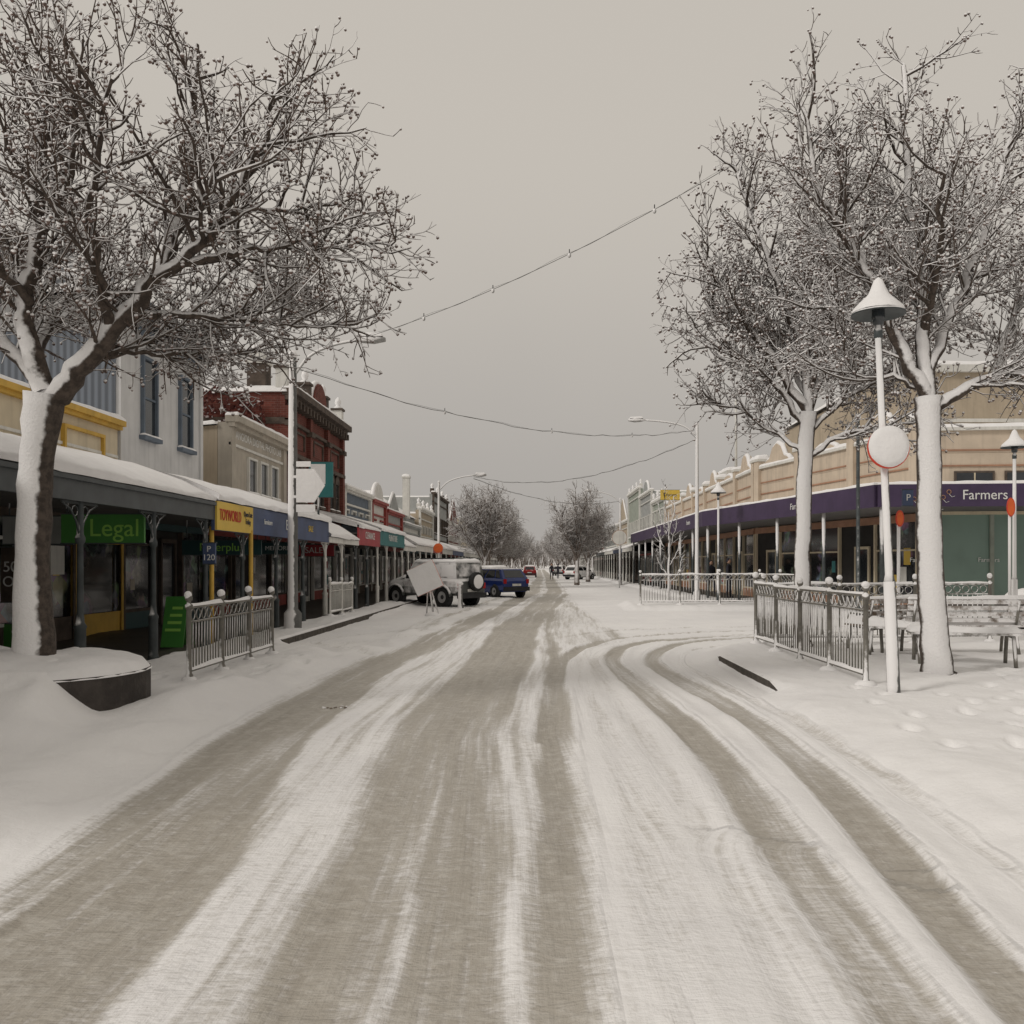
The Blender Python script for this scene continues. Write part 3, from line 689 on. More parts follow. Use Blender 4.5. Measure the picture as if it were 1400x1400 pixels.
def verandah(b, u0, u1, ve, ze, zw, fm, fh=.35, fz=None, posts=None, pm='dkiron', seed=0, sides=True, ps=2.25, bracket=True):
    prof = [(ve, ze), (ve * .85, ze + (zw - ze) * .28), (ve * .6, ze + (zw - ze) * .58), (ve * .3, ze + (zw - ze) * .82), (0.01, zw)]
    n = len(prof)
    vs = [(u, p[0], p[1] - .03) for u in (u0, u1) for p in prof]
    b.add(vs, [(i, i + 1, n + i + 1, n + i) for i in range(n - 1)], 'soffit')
    nu = max(2, int((u1 - u0) / .25)); vs = []
    for k in range(nu + 1):
        u = u0 + (u1 - u0) * k / nu
        row = []
        for i, p_ in enumerate([(ve + .05, ze - .02)] + [(ve + .07, ze + .05)] + prof):
            g = float(fbm(u * 1.6, p_[0] * 1.3, seed)); z = p_[1] + (.1 if i > 1 else 0) + .035 * g * (i > 0) - (.03 * max(0, g) if i == 0 else 0); y = p_[0] + (.035 * g if i < 3 else 0)
            row.append((u, y, z))
        vs += row
    m_ = n + 2
    f = [(k * m_ + i, k * m_ + i + 1, (k + 1) * m_ + i + 1, (k + 1) * m_ + i) for k in range(nu) for i in range(m_ - 1)]
    f += [tuple(range(m_)), tuple(range(nu * m_, (nu + 1) * m_))]
    b.add(vs, f, 'snow', True)
    fz = ze - .03 if fz is None else fz
    b.box(u0, u1, ve - .06, ve, fz - fh, fz, fm)
    if fm == 'fascia': b.box(u0, u1, ve, ve + .05, fz - .07, fz - .01, 'fascia')
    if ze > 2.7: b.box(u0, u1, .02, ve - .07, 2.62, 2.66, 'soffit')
    if posts is None:
        k = max(1, round((u1 - u0) / ps)); posts = [u0 + (u1 - u0) * i / k for i in range(k)]
    zt = fz - fh
    for u in posts:
        v = ve - .12
        b.lathe((u, v, 0), [(.09, 0), (.09, .14), (.075, .2), (.075, .75), (.09, .78), (.055, .84), (.045, 1.0), (.04, zt - .55), (.065, zt - .52), (.065, zt - .46), (.045, zt - .42), (.045, zt)], 8, pm)
        if bracket:
            for s in (-1, 1):
                b.tube([(u + s * .03, v, zt - .42), (u + s * .1, v, zt - .25), (u + s * .24, v, zt - .1), (u + s * .42, v, zt - .03)], .014, 4, pm)
                b.ring((u + s * .13, v, zt - .12), .07, .01, (1, 0), pm, 8)
                b.box(u + s * .03 if s > 0 else u - .45, u + .45 if s > 0 else u - .03, v - .01, v + .01, zt - .03, zt, pm)
def body(b, u0, u1, h, wm, depth=14, side=None, roofsnow=True, v=0):
    b.box(u0, u1, v - depth, v, 0, h, wm)
    if roofsnow: b.snow((u0, v - depth, h), (u1, v - depth, h), (u1, v - .02, h), (u0, v - .02, h), .14, 3, .8)
def cornice(b, u0, u1, z, d, m, h=.18, snow=True, seed=0, side=None):
    b.box(u0 - .03, u1 + .03, .0, d * .6, z - h * .7, z, m); b.box(u0 - .05, u1 + .05, -.1, d, z, z + h, m)
    if snow: b.snow((u0 - .05, -.1, z + h), (u1 + .05, -.1, z + h), (u1 + .05, d, z + h), (u0 - .05, d, z + h), .1, seed, .3, .06)

e = empty('cream_shop', (-9.5, 14, 0)); b = B(**LF)
body(b, 4, 19.85, 4.75, 'cream', 12); cornice(b, 4, 19.85, 4.72, .18, 'yellow', .12)
b.box(4, 19.8, 0, .04, 4.0, 4.06, 'white')
window(b, 18.3, 1.5, 3.95, 4.35, 'yellow', 'cream', False, bars=0)
b.obj('walls', e); b = B(**LF)
for i, (a, c, fm) in enumerate(((10.0, 13.9, 'dkstone'), (13.9, 16.2, 'white'), (16.2, 17.8, 'dkstone'), (17.8, 19.85, 'yellow'))): shopfront(b, a, c, 2.45, fm, fm if fm == 'yellow' else 'dkstone', i + 3)
b.obj('shopfront', e); b = B(**LF)
verandah(b, 3.5, 16.0, 3.6, 2.78, 3.72, 'fascia', .33, posts=[7.0, 9.3, 11.55, 13.75, 15.9], seed=1)
b.obj('verandah', e)
e = empty('white_two_storey_building', (-9.5, 22, 0)); b = B(**LF)
body(b, 19.9, 24.8, 7.55, 'whitewall', 11, roofsnow=False)
b.box(19.86, 19.895, -11, -.06, 3.6, 6.9, 'corr')
for u in (21.4, 23.6): window(b, u, .68, 4.7, 6.55, 'bluewall', 'darkglass', True)
b.box(19.9, 20.1, 0, .05, 3.7, 7.4, 'whitewall'); b.box(24.62, 24.8, 0, .05, 3.7, 7.4, 'whitewall'); b.box(20.1, 24.62, 0, .03, 7.1, 7.3, 'bluewall')
b.box(19.4, 25.3, -11.4, .5, 7.5, 7.56, 'soffit'); b.box(19.4, 25.3, .5, .62, 7.42, 7.62, 'slate')
for u in np.arange(20, 24.9, .55): b.box(u, u + .1, 0.03, .45, 7.3, 7.5, 'slate')
b.obj('walls', e); b = B(**LF)
ro = [(19.35, .62, 7.62), (25.35, .62, 7.62), (25.35, -11.5, 7.62), (19.35, -11.5, 7.62), (21.6, -1.9, 9.3), (23.1, -1.9, 9.3), (23.1, -9.2, 9.3), (21.6, -9.2, 9.3)]
b.add(ro, [(0, 1, 5, 4), (1, 2, 6, 5), (2, 3, 7, 6), (3, 0, 4, 7), (4, 5, 6, 7)], 'slate')
b.box(20.4, 21.1, -3.4, -2.6, 7.7, 9.2, 'dkstone'); b.box(20.3, 21.2, -3.5, -2.5, 9.2, 9.35, 'dkstone'); b.snow((20.3, -3.5, 9.35), (21.2, -3.5, 9.35), (21.2, -2.5, 9.35), (20.3, -2.5, 9.35), .15)
b.obj('roof', e); b = B(**LF)
verandah(b, 16.03, 24.8, 3.6, 2.82, 3.68, 'bluesign', .56, posts=[17.9, 20.2, 22.5], pm='dkiron', seed=2)
b.box(16.05, 18.08, 3.6, 3.64, 2.24, 2.77, 'yelsign'); b.cyl((16.1, 3.52, .1), (16.1, 3.52, 2.3), .045, .045, 8, 'yellow'); b.cyl((18.0, 3.62, .1), (18.0, 3.62, 2.3), .045, .045, 8, 'yellow')
b.obj('verandah', e); b = B(**LF)
shopfront(b, 19.9, 24.8, 2.45, 'dkstone', 'dksign', 8); b.obj('shopfront', e)
text(e, 'TOYWORLD', .30, (-5.85, 16.75, 2.52), 'right', 'txtr', .68); text(e, 'Open Late\nFriday', .15, (-5.85, 17.75, 2.53), 'right', 'txtd', .8)
text(e, 'Expert', .34, (-5.888, 21.0, 2.52), 'right', 'txtw'); text(e, 'furniture', .16, (-5.888, 19.2, 2.52), 'right', 'txtw'); text(e, 'SALE', .22, (-5.888, 22.8, 2.52), 'right', 'yelsign')
e = empty('photo_shop_building', (-9.5, 30, 0)); b = B(**LF)
b.box(27.0, 32.9, -11, -.35, 0, 4.9, 'tan')
b.hexa([(27.0, -11, 4.9), (32.9, -11, 4.9), (32.9, -.35, 4.9), (27.0, -.35, 4.9), (27.0, -11, 5.0), (32.9, -11, 5.0), (32.9, -.35, 5.9), (27.0, -.35, 5.9)], 'tan')
b.snow((26.9, -11, 5.02), (32.9, -11, 5.02), (32.9, -.36, 5.92), (26.9, -.36, 5.92), .16)
b.box(27.0, 32.9, -.34, 0, 0, 6.0, 'beige')
cornice(b, 27.0, 32.9, 6.0, .32, 'beige', .2); b.box(27, 32.9, 0, .06, 5.3, 5.38, 'white')
for u in (29.1, 30.3, 31.5): window(b, u, .75, 3.95, 5.05, 'white', 'darkglass', True, bars=0)
for u in (27.0, 32.55): b.box(u, u + .35, 0, .1, 3.4, 6.0, 'beige')
b.box(27.0, 32.9, 0, .3, 3.55, 3.7, 'beige')
b.obj('walls', e); b = B(**LF); shopfront(b, 24.85, 32.9, 2.45, 'dkstone', 'redpaint', 12); b.obj('shopfront', e)
b = B(**LF); b.box(24.85, 26.95, -6, -.02, 0, 3.4, 'tan'); b.snow((24.85, -6, 3.4), (26.95, -6, 3.4), (26.95, 0, 3.4), (24.85, 0, 3.4), .15); b.obj('annex', e)
b = B(**LF); verandah(b, 24.85, 29.0, 3.6, 2.42, 3.6, 'white', .16, pm='white', seed=3, ps=2.1)
verandah(b, 29.0, 32.9, 3.6, 2.85, 3.6, 'redsign', .66, fz=2.92, pm='dkiron', seed=4)
b.obj('verandah', e); text(e, 'RANGIORA DIGITAL PHOTO LAB', .36, (-9.494, 29.95, 5.68), 'right', 'txtw', .95); text(e, 'CLEARANCE', .34, (-5.888, 30.9, 2.6), 'right', 'txtw', .9)
e = empty('red_brick_building', (-9.5, 38, 0)); b = B(**LF)
body(b, 33.0, 42.5, 8.1, 'brick', 13)
b.box(32.95, 33.0, -13, 0, 6.9, 7.15, 'dkstone')
b.snow((32.9, -13, 8.1), (33.3, -13, 8.1), (33.3, .1, 8.1), (32.9, .1, 8.1), .22)
cornice(b, 33.0, 42.5, 8.0, .5, 'dkstone', .25); b.box(33, 42.5, 0, .14, 7.0, 7.12, 'dkstone'); b.box(33, 42.5, 0, .2, 5.75, 5.9, 'dkstone')
for u in np.arange(33.3, 42.4, .5): b.box(u, u + .16, 0, .38, 7.6, 7.86, 'dkstone')
for u in (33.2, 36.3, 39.3, 42.3):
    b.box(u - .2, u + .2, 0, .17, 3.6, 7.6, 'brick'); b.box(u - .25, u + .25, 0, .25, 6.85, 7.05, 'dkstone')
    b.box(u - .22, u + .22, -.35, .1, 8.27, 9.0, 'white' if u != 39.3 and u != 36.3 else 'dkstone'); b.box(u - .28, u + .28, -.42, .16, 9.0, 9.1, 'dkstone'); b.lathe((u, -.12, 9.1), [(.2, 0), (.2, .08), (.1, .14), (.16, .3), (.12, .46), (.001, .58)], 8, 'snow')
for u in (34.75, 37.8, 40.8):
    for du in (-.5, .5): window(b, u + du, .62, 4.1, 5.35, 'dkstone', 'darkglass', True, arch=True)
    window(b, u, 1.5, 6.15, 6.75, 'dkstone', 'brick', False, arch=False, bars=0)
P = [(38.0 + 1.1 * math.cos(math.pi * i / 10), 8.25 + 1.15 * math.sin(math.pi * i / 10)) for i in range(11)]
b.add([(q[0], .12, q[1]) for q in P] + [(q[0], -.25, q[1]) for q in P], [tuple(range(11)), tuple(range(11, 22))] + [(i, i + 1, 12 + i, 11 + i) for i in range(10)], 'brick')
b.tube([(38.0 + 1.15 * math.cos(math.pi * i / 10), -.06, 8.25 + 1.2 * math.sin(math.pi * i / 10)) for i in range(11)], .11, 6, 'snow')
b.box(33.05, 33.75, -1.45, -.75, 8.1, 9.2, 'dkstone'); b.box(33.0, 33.8, -1.5, -.7, 9.2, 9.35, 'white'); b.box(33.15, 33.65, -1.35, -.85, 9.35, 9.75, 'white'); b.snow((33.15, -1.35, 9.75), (33.65, -1.35, 9.75), (33.65, -.85, 9.75), (33.15, -.85, 9.75), .25, 1, .15, .1)
b.obj('walls', e); b = B(**LF); shopfront(b, 33, 42.5, 2.5, 'white', 'redpaint', 20); b.obj('shopfront', e)
b = B(**LF); verandah(b, 32.93, 38.9, 3.6, 2.9, 3.7, 'tealsign', .62, fz=2.96, pm='white', seed=5); verandah(b, 38.9, 42.6, 3.6, 2.45, 3.6, 'white', .2, pm='white', seed=6)
b.obj('verandah', e); text(e, 'FURNITURE', .36, (-5.888, 35.8, 2.65), 'right', 'txtw', 1.1)
e = empty('red_creeper', (-12.5, 32.5, 6)); b = B(); rr = random.Random(9)
for i in range(2600):
    x = rr.uniform(-16.5, -10.2); z = rr.uniform(4.2, 8.3) - .2 * abs(x + 13) + .3 * float(fbm(x, 0, 2)); s = rr.uniform(.04, .11); yy = 32.9 - rr.uniform(0, .35)
    if fbm(x * 1.2, z * 1.2, 5) < -.25: continue
    d1 = Vector((rr.uniform(-1, 1), rr.uniform(-1, 1), rr.uniform(-1, 1))).normalized() * s; d2 = d1.orthogonal().normalized() * s
    c_ = Vector((x, yy, z)); b.add([tuple(c_ - d1), tuple(c_ + d2), tuple(c_ + d1), tuple(c_ - d2)], [(0, 1, 2, 3)], 'ivy')
b.obj('creeper_leaves', e)

def simple_shop(name, side, u0, u1, h, wm, tm, seed, two=False, vfm='white', ze=2.6, par='flat', vm='white', vz=None, fh=.3, xv=3.6):
    F = LF if side < 0 else RF; r = random.Random(seed)
    e = empty(name, (F['O'][0], (u0 + u1) / 2, 0)); b = B(**F)
    g = .02; a, c = u0 + g, u1 - g
    body(b, a, c, h - .3, wm, 13); b.box(a, c, -.25, 0.0 + .004, h - .3, h, wm)
    cornice(b, a, c, h, .28, tm, .16, True, seed)
    b.box(a, c, 0.004, .12, h - .75, h - .66, tm); b.box(a, c, .004, .1, 3.85, 3.95, tm)
    for u in (a, c - .35): b.box(u, u + .35, .004, .16, 3.7, h - .1, tm)
    if par == 'gable':
        mid = (a + c) / 2; w = (c - a) * .32
        b.add([(mid - w, .1, h + .16), (mid + w, .1, h + .16), (mid, .1, h + .16 + w * .6), (mid - w, -.2, h + .16), (mid + w, -.2, h + .16), (mid, -.2, h + .16 + w * .6)], [(0, 1, 2), (3, 5, 4), (0, 2, 5, 3), (1, 4, 5, 2)], wm)
        for s in (-1, 1): b.tube([(mid + s * (w + .1), -.05, h + .2), (mid, -.05, h + .22 + w * .6)], .1, 6, 'snow')
    if par == 'arch':
        mid = (a + c) / 2; w = min(1.4, (c - a) * .28); P = [(mid + w * math.cos(math.pi * i / 10), h + .15 + w * .75 * math.sin(math.pi * i / 10)) for i in range(11)]
        b.add([(q[0], .12, q[1]) for q in P] + [(q[0], -.2, q[1]) for q in P], [tuple(range(11)), tuple(range(11, 22))[::-1]] + [(i, i + 1, 12 + i, 11 + i) for i in range(10)], wm)
        b.tube([(q[0], -.04, q[1] + .05) for q in P], .12, 6, 'snow')
    if par == 'urns' or two:
        for u in np.linspace(a + .2, c - .2, 4): b.box(u - .16, u + .16, -.2, .14, h + .16, h + .5, tm); b.lathe((u, -.03, h + .5), [(.16, 0), (.08, .1), (.16, .28), (.001, .48)], 7, 'snow')
    nw = max(2, int((c - a) / 1.7))
    if h > 6.5:
        for k in range(nw): window(b, a + (k + .5) * (c - a) / nw, .8, 4.5, 6.0, tm, 'darkglass', True, bars=1)
    elif h > 5:
        for k in range(nw): window(b, a + (k + .5) * (c - a) / nw, .9, 4.15, min(4.75, h - 1), tm, 'darkglass', False, bars=0)
    b.obj('walls', e); b = B(**F); shopfront(b, a, c, 2.45, r.choice(['white', 'dkstone', 'dkstone']), r.choice(['dkstone', 'redpaint', 'dksign', 'greywall']), seed); b.obj('shopfront', e)
    b = B(**F); verandah(b, a, c, xv, ze, 3.6, vfm, fh, fz=vz, pm=vm, seed=seed, ps=2.6, bracket=u0 < 60); b.obj('verandah', e)
    return e
simple_shop('blue_shop', -1, 42.6, 49.6, 5.3, 'bluewall', 'white', 1, par='flat', vfm='white')
simple_shop('white_gabled_shop', -1, 49.7, 54.5, 5.2, 'white', 'redpaint', 2, par='arch', vfm='redpaint')
simple_shop('grey_shop', -1, 54.6, 61, 4.9, 'greywall', 'redpaint', 3, par='gable', vfm='white')
simple_shop('white_shop', -1, 61.1, 70, 4.4, 'white', 'greywall', 4, vfm='bluesign')
simple_shop('tan_shop', -1, 70.1, 79, 6.0, 'tan', 'white', 5, par='urns', vfm='white')
simple_shop('two_storey_hotel', -1, 79.1, 92, 8.0, 'greywall', 'dkstone', 6, two=True, vfm='white')
simple_shop('red_shop', -1, 92.1, 106, 6.0, 'brick', 'white', 7, par='gable', vfm='redsign')
simple_shop('cream_two_storey_shop', -1, 106.1, 122, 7.2, 'cream', 'white', 8, vfm='white')
simple_shop('white_shop', -1, 122.1, 145, 5.8, 'whitewall', 'dkstone', 9, vfm='white')
e = empty('snow_roofed_house', (-13, 65, 0)); b = B()
b.box(-19, -9.8, 63, 70, 4.0, 5.2, 'greywall'); b.add([(-19.5, 62.5, 5.2), (-9.6, 62.5, 5.2), (-9.6, 69.9, 5.2), (-19.5, 69.9, 5.2), (-16.5, 66, 7.2), (-12.5, 66, 7.2)], [(0, 1, 5, 4), (1, 2, 5), (2, 3, 4, 5), (3, 0, 4)], 'snow')
b.obj('walls_and_roof', e); b = B(); b.box(-9.95, -9.45, 64.6, 65.1, 5.0, 8.0, 'white'); b.box(-10.0, -9.4, 64.55, 65.15, 8.0, 8.1, 'white'); b.snow((-10.0, 64.55, 8.1), (-9.4, 64.55, 8.1), (-9.4, 65.15, 8.1), (-10.0, 65.15, 8.1), .15, 1, .2, .1); b.obj('chimney', e)

e = empty('department_store', (12, 36, 0))
def segment(p0, p1, off):
    a = Vector((*p0, 0)); c = Vector((*p1, 0)); L = (c - a).length; U = (c - a) / L; V = Vector((-U.y, U.x, 0))
    if V.dot(Vector((0, 0, 0)) - a) < 0 and off: V = -V
    return dict(O=tuple(a), U=tuple(U), V=tuple(V)), L
W = [(26.0, 27.0), (12.4, 28.3), (10.0, 40.0), (10.0, 68.0)]
E = [(26.0, 24.0), (9.9, 25.6), (7.3, 38.4), (7.3, 68.0)]
b = B()
foot = W + [(26, 68)]
b.prism(foot, 2, 0, 5.2, 'peach')
b.add([(x, y, 5.25) for x, y in foot], [tuple(range(5))], 'snow')
b.obj('body', e)
for si in range(3):
    fr, L = segment(W[si], W[si + 1], True)
    b = B(**fr)
    b.box(0, L, -.3, .02, 5.2, 5.9, 'peach')
    for z in (4.75, 5.25): b.box(0, L, .02 if z > 5.2 else .0, .05, z, z + .05, 'terra')
    b.box(0, L, -.35, .14, 5.9, 6.0, 'white'); b.snow((0, -.35, 6.0), (L, -.35, 6.0), (L, .14, 6.0), (0, .14, 6.0), .12)
    if si > 0:
        n = round(L / 3.9); w = L / n
        for k in range(n + 1):
            u = min(max(k * w, .25), L - .25)
            b.box(u - .22, u + .22, -.3, .17, 4.0, 6.25, 'peach'); b.box(u - .27, u + .27, -.35, .22, 6.25, 6.36, 'white'); b.snow((u - .27, -.35, 6.36), (u + .27, -.35, 6.36), (u + .27, .22, 6.36), (u - .27, .22, 6.36), .16, k, .15, .08)
            if k < n:
                m_ = u + w / 2; P = []
                if k % 2 == 0:
                    P = [(m_ - 1.2, 6.0), (m_ - .9, 6.2), (m_ - .65, 6.25), (m_ - .35, 6.7), (m_, 6.85), (m_ + .35, 6.7), (m_ + .65, 6.25), (m_ + .9, 6.2), (m_ + 1.2, 6.0)]
                else:
                    P = [(m_ - .9, 6.0), (m_ - .7, 6.12), (m_ - .4, 6.22), (m_, 6.26), (m_ + .4, 6.22), (m_ + .7, 6.12), (m_ + .9, 6.0)]
                q = len(P)
                b.add([(x, .08, z) for x, z in P] + [(x, -.25, z) for x, z in P], [tuple(range(q)), tuple(range(q, 2 * q))] + [(i, i + 1, q + i + 1, q + i) for i in range(q - 1)], 'peach')
                b.tube([(x, -.06, z + .04) for x, z in P], .11, 6, 'snow')
        shopfront(b, .1, L - .1, 3.0, 'cream', 'terra', 40 + si, 'glass', 2.2)
    else:
        for k in range(5):
            u = L - 1.6 - k * 1.55; b.box(u - .62, u + .62, .02, .05, 4.12, 4.6, 'dkstone'); b.box(u - .55, u + .55, .05, .06, 4.18, 4.54, 'darkglass'); b.box(u - .02, u + .02, .06, .08, 4.18, 4.54, 'cream')
        b.box(0, L, 0, .12, .1, .55, 'dkstone')
        k = 0; u = L - .3
        while u > .5:
            b.box(u - .12, u, 0, .14, .1, 3.2, 'cream' if k % 3 == 0 else 'greenwall'); b.box(max(u - 1.75, 0), u - .12, 0, .05, .55, 3.2, 'frost'); u -= 1.75; k += 1
        b.box(0, L, 0, .15, 3.2, 3.35, 'cream')
    b.obj('facade', e)
    w0, w1, e0, e1 = W[si], W[si + 1], E[si], E[si + 1]
    b = B(); zt = 3.93
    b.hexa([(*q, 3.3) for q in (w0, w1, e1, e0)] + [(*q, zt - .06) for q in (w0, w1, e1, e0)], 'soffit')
    b.snow((*w0, zt - .06), (*w1, zt - .06), (*e1, zt - .06), (*e0, zt - .06), .14, si, .5)
    f2, L2 = segment(E[si], E[si + 1], True); b.fr(**f2)
    b.box(0, L2, .005, .09, 3.28, zt, 'purple')
    b.snow((0, -.05, zt), (L2, -.05, zt), (L2, .09, zt), (0, .09, zt), .08, si, .3, .04)
    n = round(L2 / 3.6)
    for k in range(n + 1):
        if si == 0: continue
        u = k * L2 / n; b.cyl((u, -.15, 0), (u, -.15, 3.3), .06, .06, 8, 'dkiron')
    b.obj('awning', e)
def onseg(seg, t, out, z):
    f, L = segment(E[seg], E[seg + 1], True); return tuple(Vector(f['O']) + Vector(f['U']) * (L * t) + Vector(f['V']) * out + Vector((0, 0, z)))
a0 = math.degrees(math.atan2(E[0][1] - E[1][1], E[0][0] - E[1][0]))
fx = 12.85; text(e, 'Farmers', .40, (fx, 25.6 - (fx - 9.9) * 1.6 / 16.1 - .105, 3.6), a0, 'txtw', .95)
b = B(); rr = random.Random(2)
for k in range(7):
    x = 10.9 + k * .16; z = 3.5 + .2 * math.sin(k * 1.3); y = 25.6 - (x - 9.9) * 1.6 / 16.1 - .105
    b.ring((x, y, z), .06, .012, (1, -.1), 'terra', 8); b.tube([(x, y, z - .06), (x + .08, y - .01, z - .15), (x + .16, y - .02, z - .12)], .008, 4, 'txtw')
b.obj('flower_motif', e)
text(e, 'Farmers', .2, (12.3, 28.3 - .09, 1.75), math.degrees(math.atan2(-1.3, 13.6)), 'txtw'); text(e, 'Farmers', .2, (14.4, 28.3 - .29, 1.75), math.degrees(math.atan2(-1.3, 13.6)), 'txtw')
for seg, t in ((1, .35), (2, .12), (2, .45)):
    f, L = segment(E[seg], E[seg + 1], True); U = Vector(f['U'])
    text(e, 'Farmers', .3, onseg(seg, t, .105, 3.6), math.degrees(math.atan2(-U.y, -U.x)), 'txtw', 1.)
b = B(); b.box(15.5, 34, 37, 55, 5.3, 9.9, 'tan'); b.box(15.3, 34, 36.8, 37, 9.7, 10.0, 'white'); b.snow((15.3, 36.8, 10), (34, 36.8, 10), (34, 55, 10), (15.3, 55, 10), .2, 2, 1)
b.box(15.5, 34, 36.94, 37, 7.6, 7.75, 'white'); b.box(15.5, 15.52, 38, 54, 6.4, 6.6, 'terra'); b.cyl((11.3, 50, 5.2), (11.3, 50, 11), .09, .06, 8, 'white')
b.box(11.2, 13.5, 52, 56, 5.25, 7.2, 'white'); b.snow((11.2, 52, 7.2), (13.5, 52, 7.2), (13.5, 56, 7.2), (11.2, 56, 7.2), .2)
b.obj('upper_block', e)

simple_shop('ornate_green_shop', 1, 68.1, 76, 6.8, 'greenwall', 'white', 21, par='urns', two=True, vfm='white', xv=2.7, ze=3.0)
simple_shop('grey_two_storey_shop', 1, 76.1, 85, 8.0, 'greywall', 'white', 22, par='arch', vfm='bluesign', xv=2.7, ze=3.0)
simple_shop('ornate_white_shop', 1, 85.1, 96, 9.0, 'greenwall', 'white', 23, two=True, vfm='white', xv=2.7, ze=3.0)
simple_shop('tan_shop', 1, 96.1, 110, 6.4, 'tan', 'white', 24, par='gable', vfm='fascia', xv=2.7, ze=3.0)
simple_shop('white_shop', 1, 110.1, 130, 6.5, 'white', 'greywall', 25, vfm='white', xv=2.7, ze=3.0)
simple_shop('brick_shop', 1, 130.1, 155, 6.0, 'brick', 'white', 26, par='gable', vfm='white', xv=2.7, ze=3.0)

b = B(); rr = random.Random(77)
for i in range(1500):
    x = rr.uniform(-120, 120); y = rr.uniform(330, 420); h = 7 + 4 * float(fbm(x * .06, 1, 3)) + rr.uniform(-1, 1)
    for _ in range(4):
        a = Vector((x, y, rr.uniform(0, h * .5))); c_ = a + Vector((rr.uniform(-2, 2), rr.uniform(-2, 2), h * rr.uniform(.4, .55)))
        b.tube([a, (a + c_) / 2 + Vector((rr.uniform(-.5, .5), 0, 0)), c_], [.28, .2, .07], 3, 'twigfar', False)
b.obj('distant_trees')

# ------------------------------------------------------------------ signs
def panel_sign(name, x0, x1, y, z0, z1, m, txt=None, tm='txtw', ts=.2, hang=None, face='cam', tx=None):
    e = empty(name, ((x0 + x1) / 2, y, z0)); b = B()
    b.box(x0, x1, y, y + .06, z0, z1, m); b.box(x0 - .02, x1 + .02, y + .01, y + .05, z0 - .02, z0, 'dkiron'); b.box(x0 - .02, x1 + .02, y + .01, y + .05, z1, z1 + .02, 'dkiron')
    if hang:
        for x in (x0 + .1, x1 - .1): b.cyl((x, y + .03, z1), (x, y + .03, hang), .012, .012, 5, 'dkiron')
    b.obj('panel', e)
    if txt: text(e, txt, ts, (tx or (x0 + x1) / 2, y - .006, (z0 + z1) / 2), face, tm)
    return e
panel_sign('green_hanging_sign', -7.6, -6.28, 14.0, 1.95, 2.4, 'greensign', 'Legal', 'txtg', .4, 2.62, tx=-6.75)
panel_sign('grey_hanging_sign', -8.9, -7.75, 14.6, 1.95, 2.4, 'greywall', 'm...', 'txtd', .3, 2.62)
panel_sign('dark_hanging_sign', -8.1, -6.3, 20.0, 1.83, 2.15, 'dksign', 'Paperplus', 'txtg', .26, 2.62)
panel_sign('hanging_shop_sign', -7.6, -6.6, 24.2, 1.9, 2.2, 'dksign', 'MEMORIAL', 'txtw', .17, 2.62)
panel_sign('red_hanging_sign', -8.6, -7.2, 31, 1.9, 2.3, 'redsign', 'SALE', 'txtw', .3, 2.7)
panel_sign('parking_sign', -5.96, -5.74, 15.62, 1.62, 1.98, 'bluesign', 'P\n120', 'txtw', .15)
panel_sign('sale_poster', -9.42, -8.9, 15.4, .95, 1.9, 'dkstone', '50%\nOFF', 'txtw', .26)
panel_sign('green_poster', -9.42, -8.9, 15.45, .15, .55, 'greensign', '%', 'txtw', .3)
e = empty('sandwich_board', (-6.5, 15.9, .12)); b = B()
b.hexa([(-6.75, 15.7, .12), (-6.35, 15.7, .12), (-6.35, 15.73, .12), (-6.75, 15.73, .12), (-6.75, 15.95, 1.02), (-6.35, 15.95, 1.02), (-6.35, 15.98, 1.02), (-6.75, 15.98, 1.02)], 'greensign')
b.hexa([(-6.75, 16.22, .12), (-6.35, 16.22, .12), (-6.35, 16.25, .12), (-6.75, 16.25, .12), (-6.75, 15.985, 1.02), (-6.35, 15.985, 1.02), (-6.35, 16.01, 1.02), (-6.75, 16.01, 1.02)], 'greensign')
for k in range(4): zz = .4 + k * .13; yy = 15.7 + (zz - .12) / .9 * .25 - .004; b.hexa([(-6.7 + .03 * k, yy, zz), (-6.42, yy, zz), (-6.42, yy + .003, zz), (-6.7 + .03 * k, yy + .003, zz), (-6.7 + .03 * k, yy + .014, zz + .05), (-6.42, yy + .014, zz + .05), (-6.42, yy + .017, zz + .05), (-6.7 + .03 * k, yy + .017, zz + .05)], 'txtg')
b.obj('boards', e)

